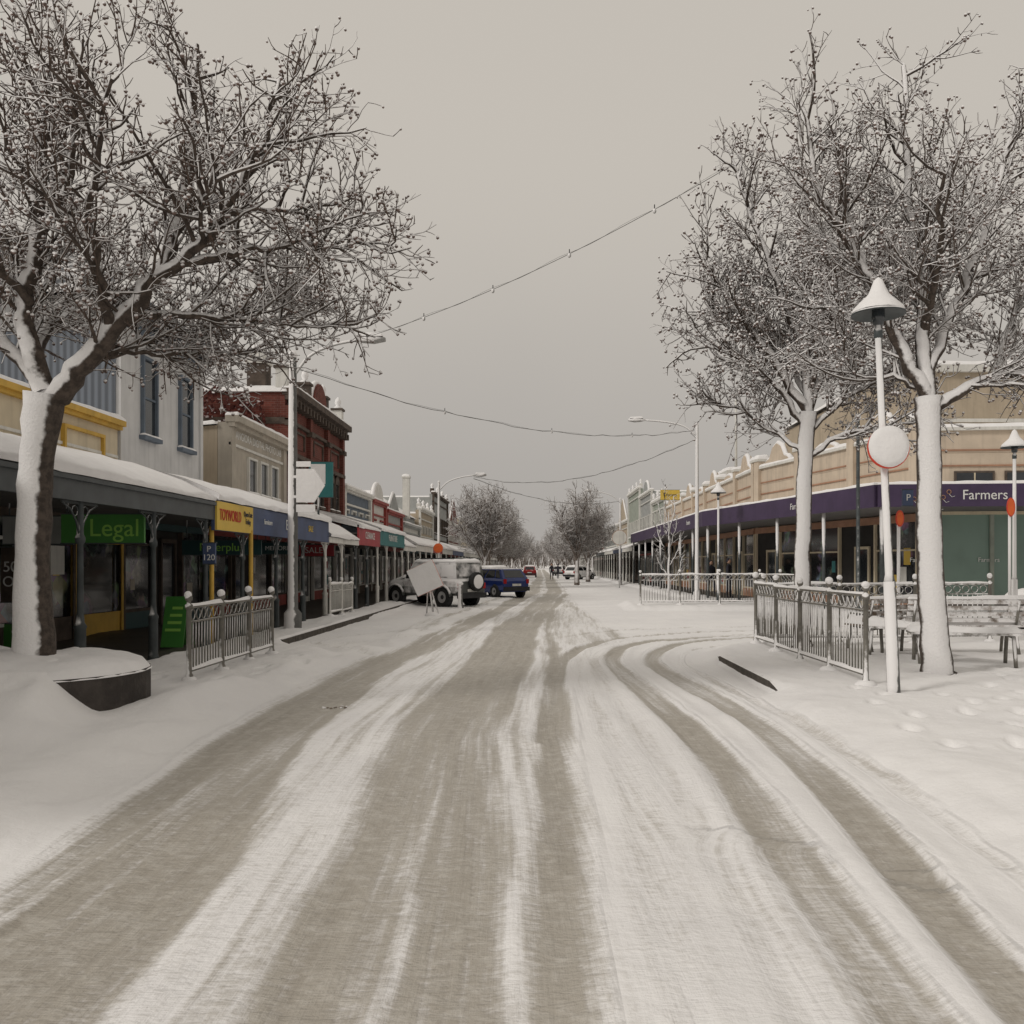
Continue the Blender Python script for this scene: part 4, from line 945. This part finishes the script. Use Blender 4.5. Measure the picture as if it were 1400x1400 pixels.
# ------------------------------------------------------------------ lamps
def arm_lamp(name, x, y, h, arm, rise, m='galv', r=.085):
    e = empty(name, (x, y, 0)); b = B(); z = hz(x, y) - .02
    b.lathe((x, y, z), [(r * 1.7, 0), (r * 1.7, .35), (r, .45), (r * .9, h * .6), (r * .7, h)], 10, m); b.ball((x, y, z + h), r * .9, 'snow', 8, 5)
    s = 1 if arm > 0 else -1
    pth = [(x, y, h - .35), (x + arm * .25, y, h - .05 + rise * .35), (x + arm * .6, y, h + rise * .75), (x + arm, y, h + rise)]
    b.tube([Vector(q) for q in catmull(pth, 4)], .035, 6, 'galv'); b.obj('pole', e); b = B()
    xe = x + arm; n = 8; vs = []
    for lx, w, hh in [(-.05, .04, .04), (.1, .1, .08), (.35, .13, .1), (.6, .07, .05)]:
        for j in range(n):
            t = 2 * math.pi * j / n; vs.append((xe + s * lx, y + w * math.cos(t), h + rise + hh * math.sin(t)))
    b.add(vs, [(i * n + j, i * n + (j + 1) % n, (i + 1) * n + (j + 1) % n, (i + 1) * n + j) for i in range(3) for j in range(n)] + [tuple(range(n)), tuple(range(3 * n, 4 * n))], 'galv', True)
    b.obj('lamp_head', e); b = B(); b.snow((xe, y - .1, h + rise + .06), (xe + s * .55, y - .1, h + rise + .06), (xe + s * .55, y + .1, h + rise + .06), (xe, y + .1, h + rise + .06), .07, 1, .1, .05); b.obj('lamp_snow', e)
    return e
arm_lamp('street_lamp', -5.55, 19.9, 6.2, 1.5, .5, 'polesnow', .12)
arm_lamp('street_lamp', -5.4, 48, 6.0, 2.0, .5)
arm_lamp('street_lamp', 6.5, 35.8, 7.2, -2.2, .3)
arm_lamp('street_lamp', 6.5, 69, 6.8, -2.2, .6)
arm_lamp('street_lamp', -5.4, 84, 6.4, 2, .5); arm_lamp('street_lamp', 6.5, 104, 6.8, -2.2, .6)
def hat_lamp(name, x, y, h, m='dkiron', lean=0., sign=None, r=.05):
    e = empty(name, (x, y, 0)); b = B(); z = hz(x, y) - .03; X = lambda zz: x + lean * zz
    b.tube([(X(0), y, z), (X(.1), y, z + .1), (X(1.3), y, z + 1.3)], [r * 1.5, r * 1.45, r * 1.35], 12, m)
    b.tube([(X(1.3), y, z + 1.3), (X(1.33), y, z + 1.38), (X(h), y, h - .28)], [r * 1.3, r * .95, r * .75], 12, m)
    b.lathe((X(h), y, h), [(.035, -.3), (.05, -.28), (.05, -.2), (.035, -.18), (.035, -.02)], 10, 'dkiron')
    b.lathe((X(h), y, h), [(.001, -.16), (.06, -.14), (.075, -.05), (.07, .03)], 12, 'darkglass')
    b.obj('pole', e); b = B()
    b.lathe((X(h), y, h), [(.05, .03), (.2, .0), (.285, -.025), (.30, -.03), (.302, -.015), (.285, .0), (.17, .09), (.07, .18), (.04, .3), (.001, .34)], 24, 'dkiron'); b.obj('hat_shade', e); b = B()
    vs = []; pr = [(.286, .004), (.27, .05), (.19, .13), (.12, .2), (.085, .28), (.05, .37), (.001, .41)]; n = 24
    for rr_, hh in pr:
        for j in range(n):
            th = 2 * math.pi * j / n; k_ = 1 + .06 * float(vnoise(math.cos(th) * 3 + 9, math.sin(th) * 3 + hh * 9, 3)); vs.append((X(h) + rr_ * k_ * math.cos(th), y + rr_ * k_ * math.sin(th), h + hh))
    b.add(vs, [(i * n + j, i * n + (j + 1) % n, (i + 1) * n + (j + 1) % n, (i + 1) * n + j) for i in range(len(pr) - 1) for j in range(n)], 'snow', True); b.obj('snow_cap', e)
    return e
hat_lamp('hat_street_lamp', 4.10, 10.1, 4.5, 'polesnow', -.04)
hat_lamp('hat_street_lamp', 7.0, 34, 4.4); hat_lamp('hat_street_lamp', 11.3, 20.8, 4.4, 'galv')
e = empty('round_traffic_sign', (4.0, 10.0, 2.95)); b = B(); X0 = 4.10 - .04 * 2.9
b.lathe((X0, 9.96, 2.93), [(.001, .03), (.235, .03), (.24, .015), (.24, 0), (.23, -.012), (.001, -.012)], 32, 'redor', axis=1)
b.obj('disc', e); b = B()
vs = []; n = 32; pr = [(.236, -.013), (.232, -.03), (.17, -.05), (.001, -.06)]
for rr_, hh in pr:
    for j in range(n):
        th = 2 * math.pi * j / n; k_ = 1 + (.025 * float(vnoise(math.cos(th) * 2.5 + 4, math.sin(th) * 2.5, 5)) if rr_ > .1 else 0) - (.04 * max(0, -math.sin(th + .6)) ** 3)
        vs.append((X0 - .004 + rr_ * k_ * math.cos(th), 9.96 + hh, 2.94 + rr_ * k_ * math.sin(th)))
b.add(vs, [(i * n + j, i * n + (j + 1) % n, (i + 1) * n + (j + 1) % n, (i + 1) * n + j) for i in range(3) for j in range(n)], 'snow', True); b.obj('plastered_snow', e)
b = B(); b.box(X0 - .03, X0 + .03, 9.985, 10.04, 2.75, 2.79, 'galv'); b.box(X0 - .03, X0 + .03, 9.985, 10.04, 3.1, 3.14, 'galv'); b.obj('brackets', e)
e = empty('arrow_direction_sign', (-5.4, 19.75, 3)); b = B()
b.prism([(-5.42, 3.0), (-5.42, 3.75), (-5.02, 3.75), (-4.78, 3.38), (-5.02, 3.0)], 1, 19.7, 19.75, 'snow')
b.prism([(-5.42, 2.78), (-5.42, 2.95), (-5.0, 2.95), (-5.0, 2.78)], 1, 19.7, 19.74, 'snow'); b.prism([(-5.42, 3.8), (-5.42, 3.92), (-5.1, 3.92), (-5.1, 3.8)], 1, 19.7, 19.74, 'snow')
b.box(-5.5, -5.38, 19.75, 19.82, 3.1, 3.16, 'galv'); b.box(-5.5, -5.38, 19.75, 19.82, 3.55, 3.61, 'galv'); b.obj('blades', e)
e = panel_sign('teal_projecting_sign', -6.25, -5.6, 24.0, 3.45, 4.4, 'tealsign', None)
b = B(); b.box(-6.2, -5.8, 23.985, 23.998, 3.8, 4.35, 'snow'); b.cyl((-6.0, 24.03, 2.6), (-6.0, 24.03, 3.45), .03, .03, 6, 'dkiron'); b.obj('snow_and_post', e)
def disc_sign(name, x, y, z, r, m, post=True, rim=None, oval=1.):
    e = empty(name, (x, y, z)); b = B()
    vs = [(x + r * math.cos(2 * math.pi * i / 20), yy, z + r * oval * math.sin(2 * math.pi * i / 20)) for yy in (y - .03, y) for i in range(20)]
    b.add(vs, [tuple(range(20)), tuple(range(20, 40))] + [(i, (i + 1) % 20, 20 + (i + 1) % 20, 20 + i) for i in range(20)], m)
    if rim: b.tube([(x + r * math.cos(2 * math.pi * i / 20), y - .015, z + r * oval * math.sin(2 * math.pi * i / 20)) for i in range(21)], .02, 5, rim, False)
    if post: b.cyl((x, y + .04, 0), (x, y + .04, z + r * .6), .035, .035, 8, 'galv')
    b.obj('disc', e); return e
disc_sign('orange_round_sign', -5.4 + .0, 47.7, 2.5, .26, 'orange')
disc_sign('round_shop_sign', 5.6, 60, 3.45, .5, 'white', rim='terra')
disc_sign('orange_oval_sign', 7.05, 17.1, 2.5, .065, 'orange', oval=2.2, rim='redor'); disc_sign('orange_oval_sign', 11.1, 20.6, 2.95, .085, 'orange', oval=2.4, rim='redor')
panel_sign('yellow_shop_sign', 7.0, 8.1, 50, 5.3, 5.85, 'yelsign', 'Dixons', 'txtd', .26)
e = empty('banner_pole', (9.2, 25.2, 0)); b = B(); b.lathe((9.2, 25.2, 0), [(.09, 0), (.09, .5), (.06, .6), (.05, 5.8)], 8, 'dkiron'); b.ball((9.2, 25.2, 5.85), .09, 'snow'); b.obj('pole', e)
panel_sign('parking_sign', 7.1, 7.3, 17.05, 2.75, 3.05, 'bluesign', 'P', 'txtw', .18)
e = empty('diamond_road_sign', (-3.15, 27.4, 0)); b = B(); c_ = Vector((-3.5, 27.35, 1.18)); P = []
for k in range(4):
    a = rad(45 + 90 * k + 24); P.append((c_.x + .62 * math.cos(a), c_.z + .62 * math.sin(a)))
b.prism(P, 1, 27.3, 27.33, 'orange'); Q = [(c_.x + (x - c_.x) * .985, c_.z + (z - c_.z) * .985) for x, z in P]; b.prism(Q, 1, 27.25, 27.298, 'snow')
b.cyl((-3.25, 27.38, 0), (-3.4, 27.36, 1.2), .03, .03, 6, 'galv'); b.cyl((-3.5, 27.7, 0), (-3.42, 27.38, 1.0), .02, .02, 6, 'galv'); b.cyl((-3.05, 27.2, 0), (-3.3, 27.38, .75), .02, .02, 6, 'galv')
b.ball((-3.25, 27.3, .0), .28, 'snow', 10, 6, .5); b.obj('sign', e)
e = empty('bollard', (-2.85, 32.4, 0)); b = B(); b.lathe((-2.85, 32.4, -.02), [(.12, 0), (.12, .05), (.09, .08), (.085, .8), (.1, .82), (.06, .9), (.001, .92)], 10, 'polesnow'); b.ball((-2.85, 32.4, .9), .11, 'snow', 8, 5, .7); b.obj('post', e)

# ------------------------------------------------------------------ benches
def bench(name, x, y, rot, L=1.6, back=True, wm='wood'):
    e = empty(name, (x, y, hz(x, y) - .01)); e.rotation_euler = (0, 0, rad(rot)); b = B()
    for s in (-1, 1):
        X = s * (L / 2 - .12)
        b.tube([(X, -.28, 0), (X, -.25, .2), (X, -.2, .42), (X, -.12, .43), (X, .2, .42), (X, .26, .2), (X, .32, 0)], .028, 6, 'iron')
        if back: b.tube([(X, .2, .42), (X, .27, .62), (X, .33, .88)], .024, 6, 'iron'); b.tube([(X, .26, .62), (X, 0, .66), (X, -.24, .64), (X, -.27, .55), (X, -.2, .42)], .022, 6, 'iron')
    for k in range(5): yy = -.22 + k * .105; b.box(-L / 2, L / 2, yy, yy + .085, .445, .475, wm)
    if back:
        for k in range(4): z = .52 + k * .1; yy = .22 + k * .028; b.box(-L / 2, L / 2, yy, yy + .025, z, z + .075, wm)
    b.snow((-L / 2, -.24, .477), (L / 2, -.24, .477), (L / 2, .2, .477), (-L / 2, .2, .477), .09, int(x * 3), .12, .08, .5)
    if back: b.snow((-L / 2, .295, .9), (L / 2, .295, .9), (L / 2, .34, .9), (-L / 2, .34, .9), .05, 3, .12, .02, .5)
    o = b.obj('seat_and_frame'); o.parent = e; return e
bench('park_bench', 7.0, 14.6, 178, 1.9); bench('park_bench', 5.85, 14.9, 200, 1.2)
bench('backless_bench', 6.25, 12.9, 165, 1.5, False, 'iron'); bench('backless_bench', 5.75, 13.9, 140, 1.0, False, 'iron')
e = empty('concrete_planter', (13.5, 21.5, 0)); b = B(); b.lathe((12.6, 22.2, 0), [(.55, 0), (.6, .1), (.7, .75), (.75, .8), (.68, .82), (.001, .82)], 20, 'plantr'); b.lathe((12.6, 22.2, .8), [(.72, 0), (.6, .12), (.3, .2), (.001, .22)], 20, 'snow'); b.obj('tub', e)

# ------------------------------------------------------------------ vehicles
def wheel(b, x, y, r, w=.2, m='rubber'):
    s = 1 if y > 0 else -1
    b.lathe((x, y, r), [(r * .62, -w / 2), (r * .95, -w / 2), (r, -w / 2 + .03), (r, w / 2 - .03), (r * .95, w / 2), (r * .62, w / 2)], 20, m, axis=1)
    b.lathe((x, y + s * w * .3, r), [(.001, 0), (r * .2, 0), (r * .62, s * .03 - s * .01)], 14, 'rim', axis=1)
def vehicle(name, loc, head, L, Wd, st, gh, paint, glass, wr, wx, snow=True, suv=False):
    e = empty(name, (loc[0], loc[1], 0)); e.rotation_euler = (0, 0, rad(head)); b = B(); w = Wd / 2
    n = 12; vs = []
    for x, zl, zb, wf in st:
        W_ = w * wf; ring = [(0, zl), (W_ * .85, zl), (W_ * .97, zl + .1), (W_, (zl + zb) / 2), (W_ * .985, zb - .12), (W_ * .9, zb), (0, zb + .03)]
        for yy, z in ring: vs.append((x, yy, z))
        for yy, z in ring[-2:0:-1]: vs.append((x, -yy, z))
    k = len(st)
    f = [(i * n + j, i * n + (j + 1) % n, (i + 1) * n + (j + 1) % n, (i + 1) * n + j) for i in range(k - 1) for j in range(n)] + [tuple(range(n)), tuple(range((k - 1) * n, k * n))]
    b.add(vs, f, paint, False)
    (x0, x1), (t0, t1), zb, zt = gh; wb = w * .9; wt = w * (.84 if suv else .74)
    Cb = [(x0, -wb), (x1, -wb), (x1, wb), (x0, wb)]; Ct = [(t0, -wt), (t1, -wt), (t1, wt), (t0, wt)]
    b.hexa([(*q, zb) for q in Cb] + [(*q, zt) for q in Ct], paint)
    rc = [(t0 + .08, -wt + .08), (t1 - .1, -wt + .08), (t1 - .1, wt - .08), (t0 + .08, wt - .08)]
    b.hexa([(*q, zt) for q in Ct] + [(*q, zt + .05) for q in rc], paint)
    def lerp3(a, c, t): return tuple(a[i] + (c[i] - a[i]) * t for i in range(3))
    def pane(A, Bq, C, D, u0, u1, v0, v1, off):
        def q(u, v): return Vector(lerp3(lerp3(A, Bq, u), lerp3(D, C, u), v))
        P = [q(u0, v0), q(u1, v0), q(u1, v1), q(u0, v1)]; nr = (P[1] - P[0]).cross(P[3] - P[0]).normalized(); mid = sum(P, Vector()) / 4
        if nr.dot(mid - Vector(((x0 + x1) / 2, 0, (zb + zt) / 2))) < 0: nr = -nr
        b.add([tuple(p_ + nr * off) for p_ in P], [(0, 1, 2, 3)], glass)
    b3 = [(*q, zb) for q in Cb]; t3 = [(*q, zt) for q in Ct]
    for s in (0, 2):
        A, Bq, C, D = (b3[0], b3[1], t3[1], t3[0]) if s == 0 else (b3[3], b3[2], t3[2], t3[3])
        cuts = ((.04, .30), (.34, .62), (.66, .95)) if suv else ((.08, .22), (.26, .56), (.60, .93))
        for u0, u1 in cuts: pane(A, Bq, C, D, u0, u1, .1, .88, .008)
    pane(b3[3], b3[0], t3[0], t3[3], .1, .9, .12, .88, .008); pane(b3[1], b3[2], t3[2], t3[1], .06, .94, .06, .92, .008)
    for x in wx:
        for s in (-1, 1):
            b.lathe((x, s * (w - .02), wr), [(.001, s * .012), (wr * 1.18, s * .012), (wr * 1.2, 0), (wr * 1.2, -s * .15)], 20, 'plastic', axis=1)
            wheel(b, x, s * (w - .07), wr)
    xr, xf = st[0][0], st[-1][0]
    b.box(xr - .08, xr + .05, -w * .9, w * .9, .32, .52, 'plastic'); b.box(xf - .05, xf + .08, -w * .88, w * .88, .32, .52, 'plastic')
    for s in (-1, 1):
        b.box(xr - .02, xr + .03, min(s * w * .72, s * w * .9), max(s * w * .72, s * w * .9), .68, .9, 'taillight')
        b.box(xf - .03, xf + .02, min(s * w * .6, s * w * .85), max(s * w * .6, s * w * .85), .6, .74, 'rim')
        b.box(x1 - .45, x1 - .3, min(s * w, s * (w + .16)), max(s * w, s * (w + .16)), zb - .02, zb + .13, 'plastic')
    b.box(xr - .035, xr - .015 + .0, -.26, .26, .56, .67, 'white')
    if suv:
        b.lathe((xr - .14, -.12, .95), [(.001, -.11), (.2, -.11), (.22, -.1), (.34, -.1), (.37, -.06), (.37, .08), (.001, .08)], 22, 'rubber', axis=0); b.lathe((xr - .14, -.12, .95), [(.001, -.13), (.25, -.12), (.27, -.1)], 20, 'snow', axis=0)
        for s in (-1, 1): b.tube([(t0 + .2, s * wt * .85, zt + .16), (t1 - .3, s * wt * .85, zt + .16)], .02, 5, 'plastic')
        for x in np.linspace(t0 + .2, t1 - .3, 4): b.tube([(x, -wt * .85, zt + .05), (x, -wt * .85, zt + .16), (x, wt * .85, zt + .16), (x, wt * .85, zt + .05)], .018, 5, 'plastic')
        for x in wx:
            for s in (-1, 1): b.tube([(x + wr * 1.3 * math.cos(t), s * (w + .02), wr + wr * 1.25 * math.sin(t)) for t in np.linspace(.1, math.pi - .1, 9)], .06, 5, paint)
    if snow:
        b.snow((t0 + .02, -wt, zt + .03), (t1 - .05, -wt, zt + .03), (t1 - .05, wt, zt + .03), (t0 + .02, wt, zt + .03), .13, 2, .2, .15)
        hb = [s_ for s_ in st if s_[0] > x1 - .05]
        if len(hb) >= 2: a, c = hb[0], hb[-1]; b.snow((a[0] + .05, -w * .85, a[2] + .01), (c[0] - .05, -w * .8, c[2] + .01), (c[0] - .05, w * .8, c[2] + .01), (a[0] + .05, w * .85, a[2] + .01), .12, 4, .2, .12)
    o = b.obj('body'); o.parent = e; return e
suv_st = [(-2.0, .5, .95, .9), (-1.9, .42, 1.08, .98), (-.9, .4, 1.1, 1), (.3, .4, 1.1, 1), (.85, .4, 1.08, 1), (1.0, .42, 1.02, .97), (1.7, .45, .98, .93), (1.95, .5, .85, .88)]
vehicle('parked_four_wheel_drive', (-4.1, 34.9), 90 + 52, 4.1, 1.72, suv_st, ((-1.93, .85), (-1.82, .45), 1.08, 1.68), 'cardark', 'carglasssnow', .36, (-1.25, 1.3), True, True)
hb_st = [(-1.9, .4, .78, .88), (-1.8, .28, .92, .97), (-.9, .22, .94, 1), (.3, .22, .92, 1), (.95, .24, .9, 1), (1.5, .28, .78, .95), (1.85, .34, .62, .84)]
vehicle('parked_car', (-2.2, 44.3), 90 + 38, 3.8, 1.68, hb_st, ((-1.82, 1.0), (-1.45, .2), .91, 1.38), 'carblue', 'carglass', .3, (-1.2, 1.2), False)
vehicle('parked_car', (-3.3, 56), 90 + 40, 3.8, 1.68, hb_st, ((-1.82, 1.0), (-1.45, .2), .91, 1.38), 'cardark', 'carglass', .3, (-1.2, 1.2))
vehicle('parked_car', (-1.0, 112), 90, 4, 1.7, hb_st, ((-1.82, 1.0), (-1.45, .2), .91, 1.38), 'carred', 'carglass', .3, (-1.2, 1.2))
vehicle('parked_car', (4.6, 96), 90 - 40, 4, 1.7, hb_st, ((-1.82, 1.0), (-1.45, .2), .91, 1.38), 'carwhite', 'carglass', .3, (-1.2, 1.2))
vehicle('parked_car', (3.2, 128), 80, 4, 1.7, hb_st, ((-1.82, 1.0), (-1.45, .2), .91, 1.38), 'cardark', 'carglass', .3, (-1.2, 1.2))

# ------------------------------------------------------------------ people (distant)
def person(name, x, y, rot, h=1.72, step=.18):
    e = empty(name, (x, y, hz(x, y))); e.rotation_euler = (0, 0, rad(rot)); s = h / 1.72
    J = [((0, 0, .92), .15), ((0, 0, 1.12), .14), ((0, 0, 1.34), .17), ((0, 0, 1.47), .065), ((0, -.01, 1.54), .06),
         ((.09, -.0, .86), .1), ((.10, -step, .48), .07), ((.10, -step * .9, .08), .05), ((.11, -step - .12, .04), .045),
         ((-.09, 0, .86), .1), ((-.10, step * .5, .48), .07), ((-.10, step * 1.4, .1), .05), ((-.10, step * 1.4 - .12, .04), .045),
         ((.19, 0, 1.38), .07), ((.25, .05, 1.1), .05), ((.24, -.06, .86), .038), ((.24, -.1, .77), .035),
         ((-.19, 0, 1.38), .07), ((-.25, -.04, 1.1), .05), ((-.24, -.14, .88), .038), ((-.24, -.18, .8), .035)]
    E_ = [(0, 1), (1, 2), (2, 3), (3, 4), (0, 5), (5, 6), (6, 7), (7, 8), (0, 9), (9, 10), (10, 11), (11, 12), (2, 13), (13, 14), (14, 15), (15, 16), (2, 17), (17, 18), (18, 19), (19, 20)]
    me = bpy.data.meshes.new('body'); me.from_pydata([tuple(c * s for c in j[0]) for j in J], E_, []); o = bpy.data.objects.new('body', me); scene.collection.objects.link(o); o.parent = e
    md = o.modifiers.new('Skin', 'SKIN'); me.materials.append(M['coat'])
    for i, j in enumerate(J): me.skin_vertices[0].data[i].radius = (j[1] * s, j[1] * s * .8)
    me.skin_vertices[0].data[0].use_root = True
    o.modifiers.new('Sub', 'SUBSURF').levels = 1
    b = B(); b.ball((0, -.01, 1.63 * s), .1 * s, 'skin', 10, 8, 1.2); b.ball((0, .02, 1.66 * s), .108 * s, 'coat', 10, 8, 1.05); b.ball((0, -.11, 1.62 * s), .018, 'skin', 6, 4)
    q = b.obj('head'); q.parent = e
    return e
person('pedestrian', 1.5, 94, 10); person('pedestrian', 2.3, 99, 170, 1.65); person('pedestrian', 8.6, 39.5, 60, 1.75, .05); person('pedestrian', 8.9, 45, 20, 1.7)

# ------------------------------------------------------------------ wires
def wire(name, a, c, sag, bulbs=0, r=.006, wob=0):
    b = B(); a = Vector(a); c = Vector(c); rr = random.Random(4)
    P = [a.lerp(c, i / 40) - Vector((0, 0, sag * 4 * (i / 40) * (1 - i / 40) + (rr.uniform(-wob, wob) if 0 < i < 40 else 0))) for i in range(41)]
    b.tube(P, r, 4, 'cable')
    P2 = [p_ + Vector((0, 0, .025 * math.sin(i * .9) + .012)) for i, p_ in enumerate(P)]; b.tube(P2, r * .5, 3, 'cable')
    for k in range(bulbs):
        p_ = P[int(40 * (k + 1) / (bulbs + 1))]; b.ball(tuple(p_ - Vector((0, 0, .03))), .035, 'galv', 6, 5, 1.4); b.cyl(tuple(p_), tuple(p_ + Vector((0, 0, .09))), .01, .01, 5, 'plastic')
    b.obj(name)
wire('overhead_wire', (-4.0, 19.9, 6.72), (3.7, 15.3, 8.75), .28, 4)
wire('overhead_wire', (-5.5, 19.9, 6.05), (6.4, 35.8, 7.1), .75, 3, .008, .03)
wire('overhead_wire', (-3.5, 48, 6.4), (6.4, 35.8, 6.7), .9, 0, .010, .03)
wire('overhead_wire', (-3.5, 48, 6.3), (6.4, 69, 6.6), .7, 0, .012, .03)

# ------------------------------------------------------------------ light, sky, camera
w = bpy.data.worlds.new('World'); scene.world = w; w.use_nodes = True; nt = w.node_tree; nt.nodes.clear()
out = N(nt, 'ShaderNodeOutputWorld'); bg = N(nt, 'ShaderNodeBackground'); bg.inputs['Strength'].default_value = .1; nt.links.new(bg.outputs[0], out.inputs[0])
sky = N(nt, 'ShaderNodeTexSky', sky_type='NISHITA'); sky.sun_disc = False; sky.sun_elevation = rad(35); sky.sun_rotation = rad(250); sky.dust_density = 5; sky.air_density = 1
hs = N(nt, 'ShaderNodeHueSaturation'); hs.inputs['Saturation'].default_value = .1; hs.inputs['Value'].default_value = .6; nt.links.new(sky.outputs[0], hs.inputs['Color'])
tc = N(nt, 'ShaderNodeTexCoord'); sx = N(nt, 'ShaderNodeSeparateXYZ'); nt.links.new(tc.outputs['Generated'], sx.inputs[0])
cl = noise_n(nt, 1.3, 4, tc.outputs['Generated'], .5)
z = mathn(nt, 'ADD', sx.outputs[2], mathn(nt, 'MULTIPLY', mathn(nt, 'SUBTRACT', cl, .5), .3))
c = mixc(nt, maprange(nt, z, -.02, .5), (4.15, 3.92, 3.68), (5.8, 5.38, 4.82))
c = mixc(nt, .93, hs.outputs[0], c); nt.links.new(c, bg.inputs['Color'])
sd = bpy.data.lights.new('sun', 'SUN'); sd.energy = 1.25; sd.angle = rad(12); sd.color = (1, .95, .89); so = bpy.data.objects.new('sun', sd); scene.collection.objects.link(so)
so.rotation_euler = (rad(55), 0, rad(-60))
cam = bpy.data.cameras.new('camera'); co_ = bpy.data.objects.new('camera', cam); scene.collection.objects.link(co_)
co_.location = (0, 0, 1.6); co_.rotation_euler = (rad(90), 0, 0); cam.sensor_width = 36; cam.lens = 36 * 1200 / 1400; cam.shift_x = -35 / 1400; cam.shift_y = 72 / 1400; cam.clip_end = 6000
scene.camera = co_
scene.view_settings.view_transform = 'Standard'; scene.view_settings.look = 'None'; scene.view_settings.exposure = 0
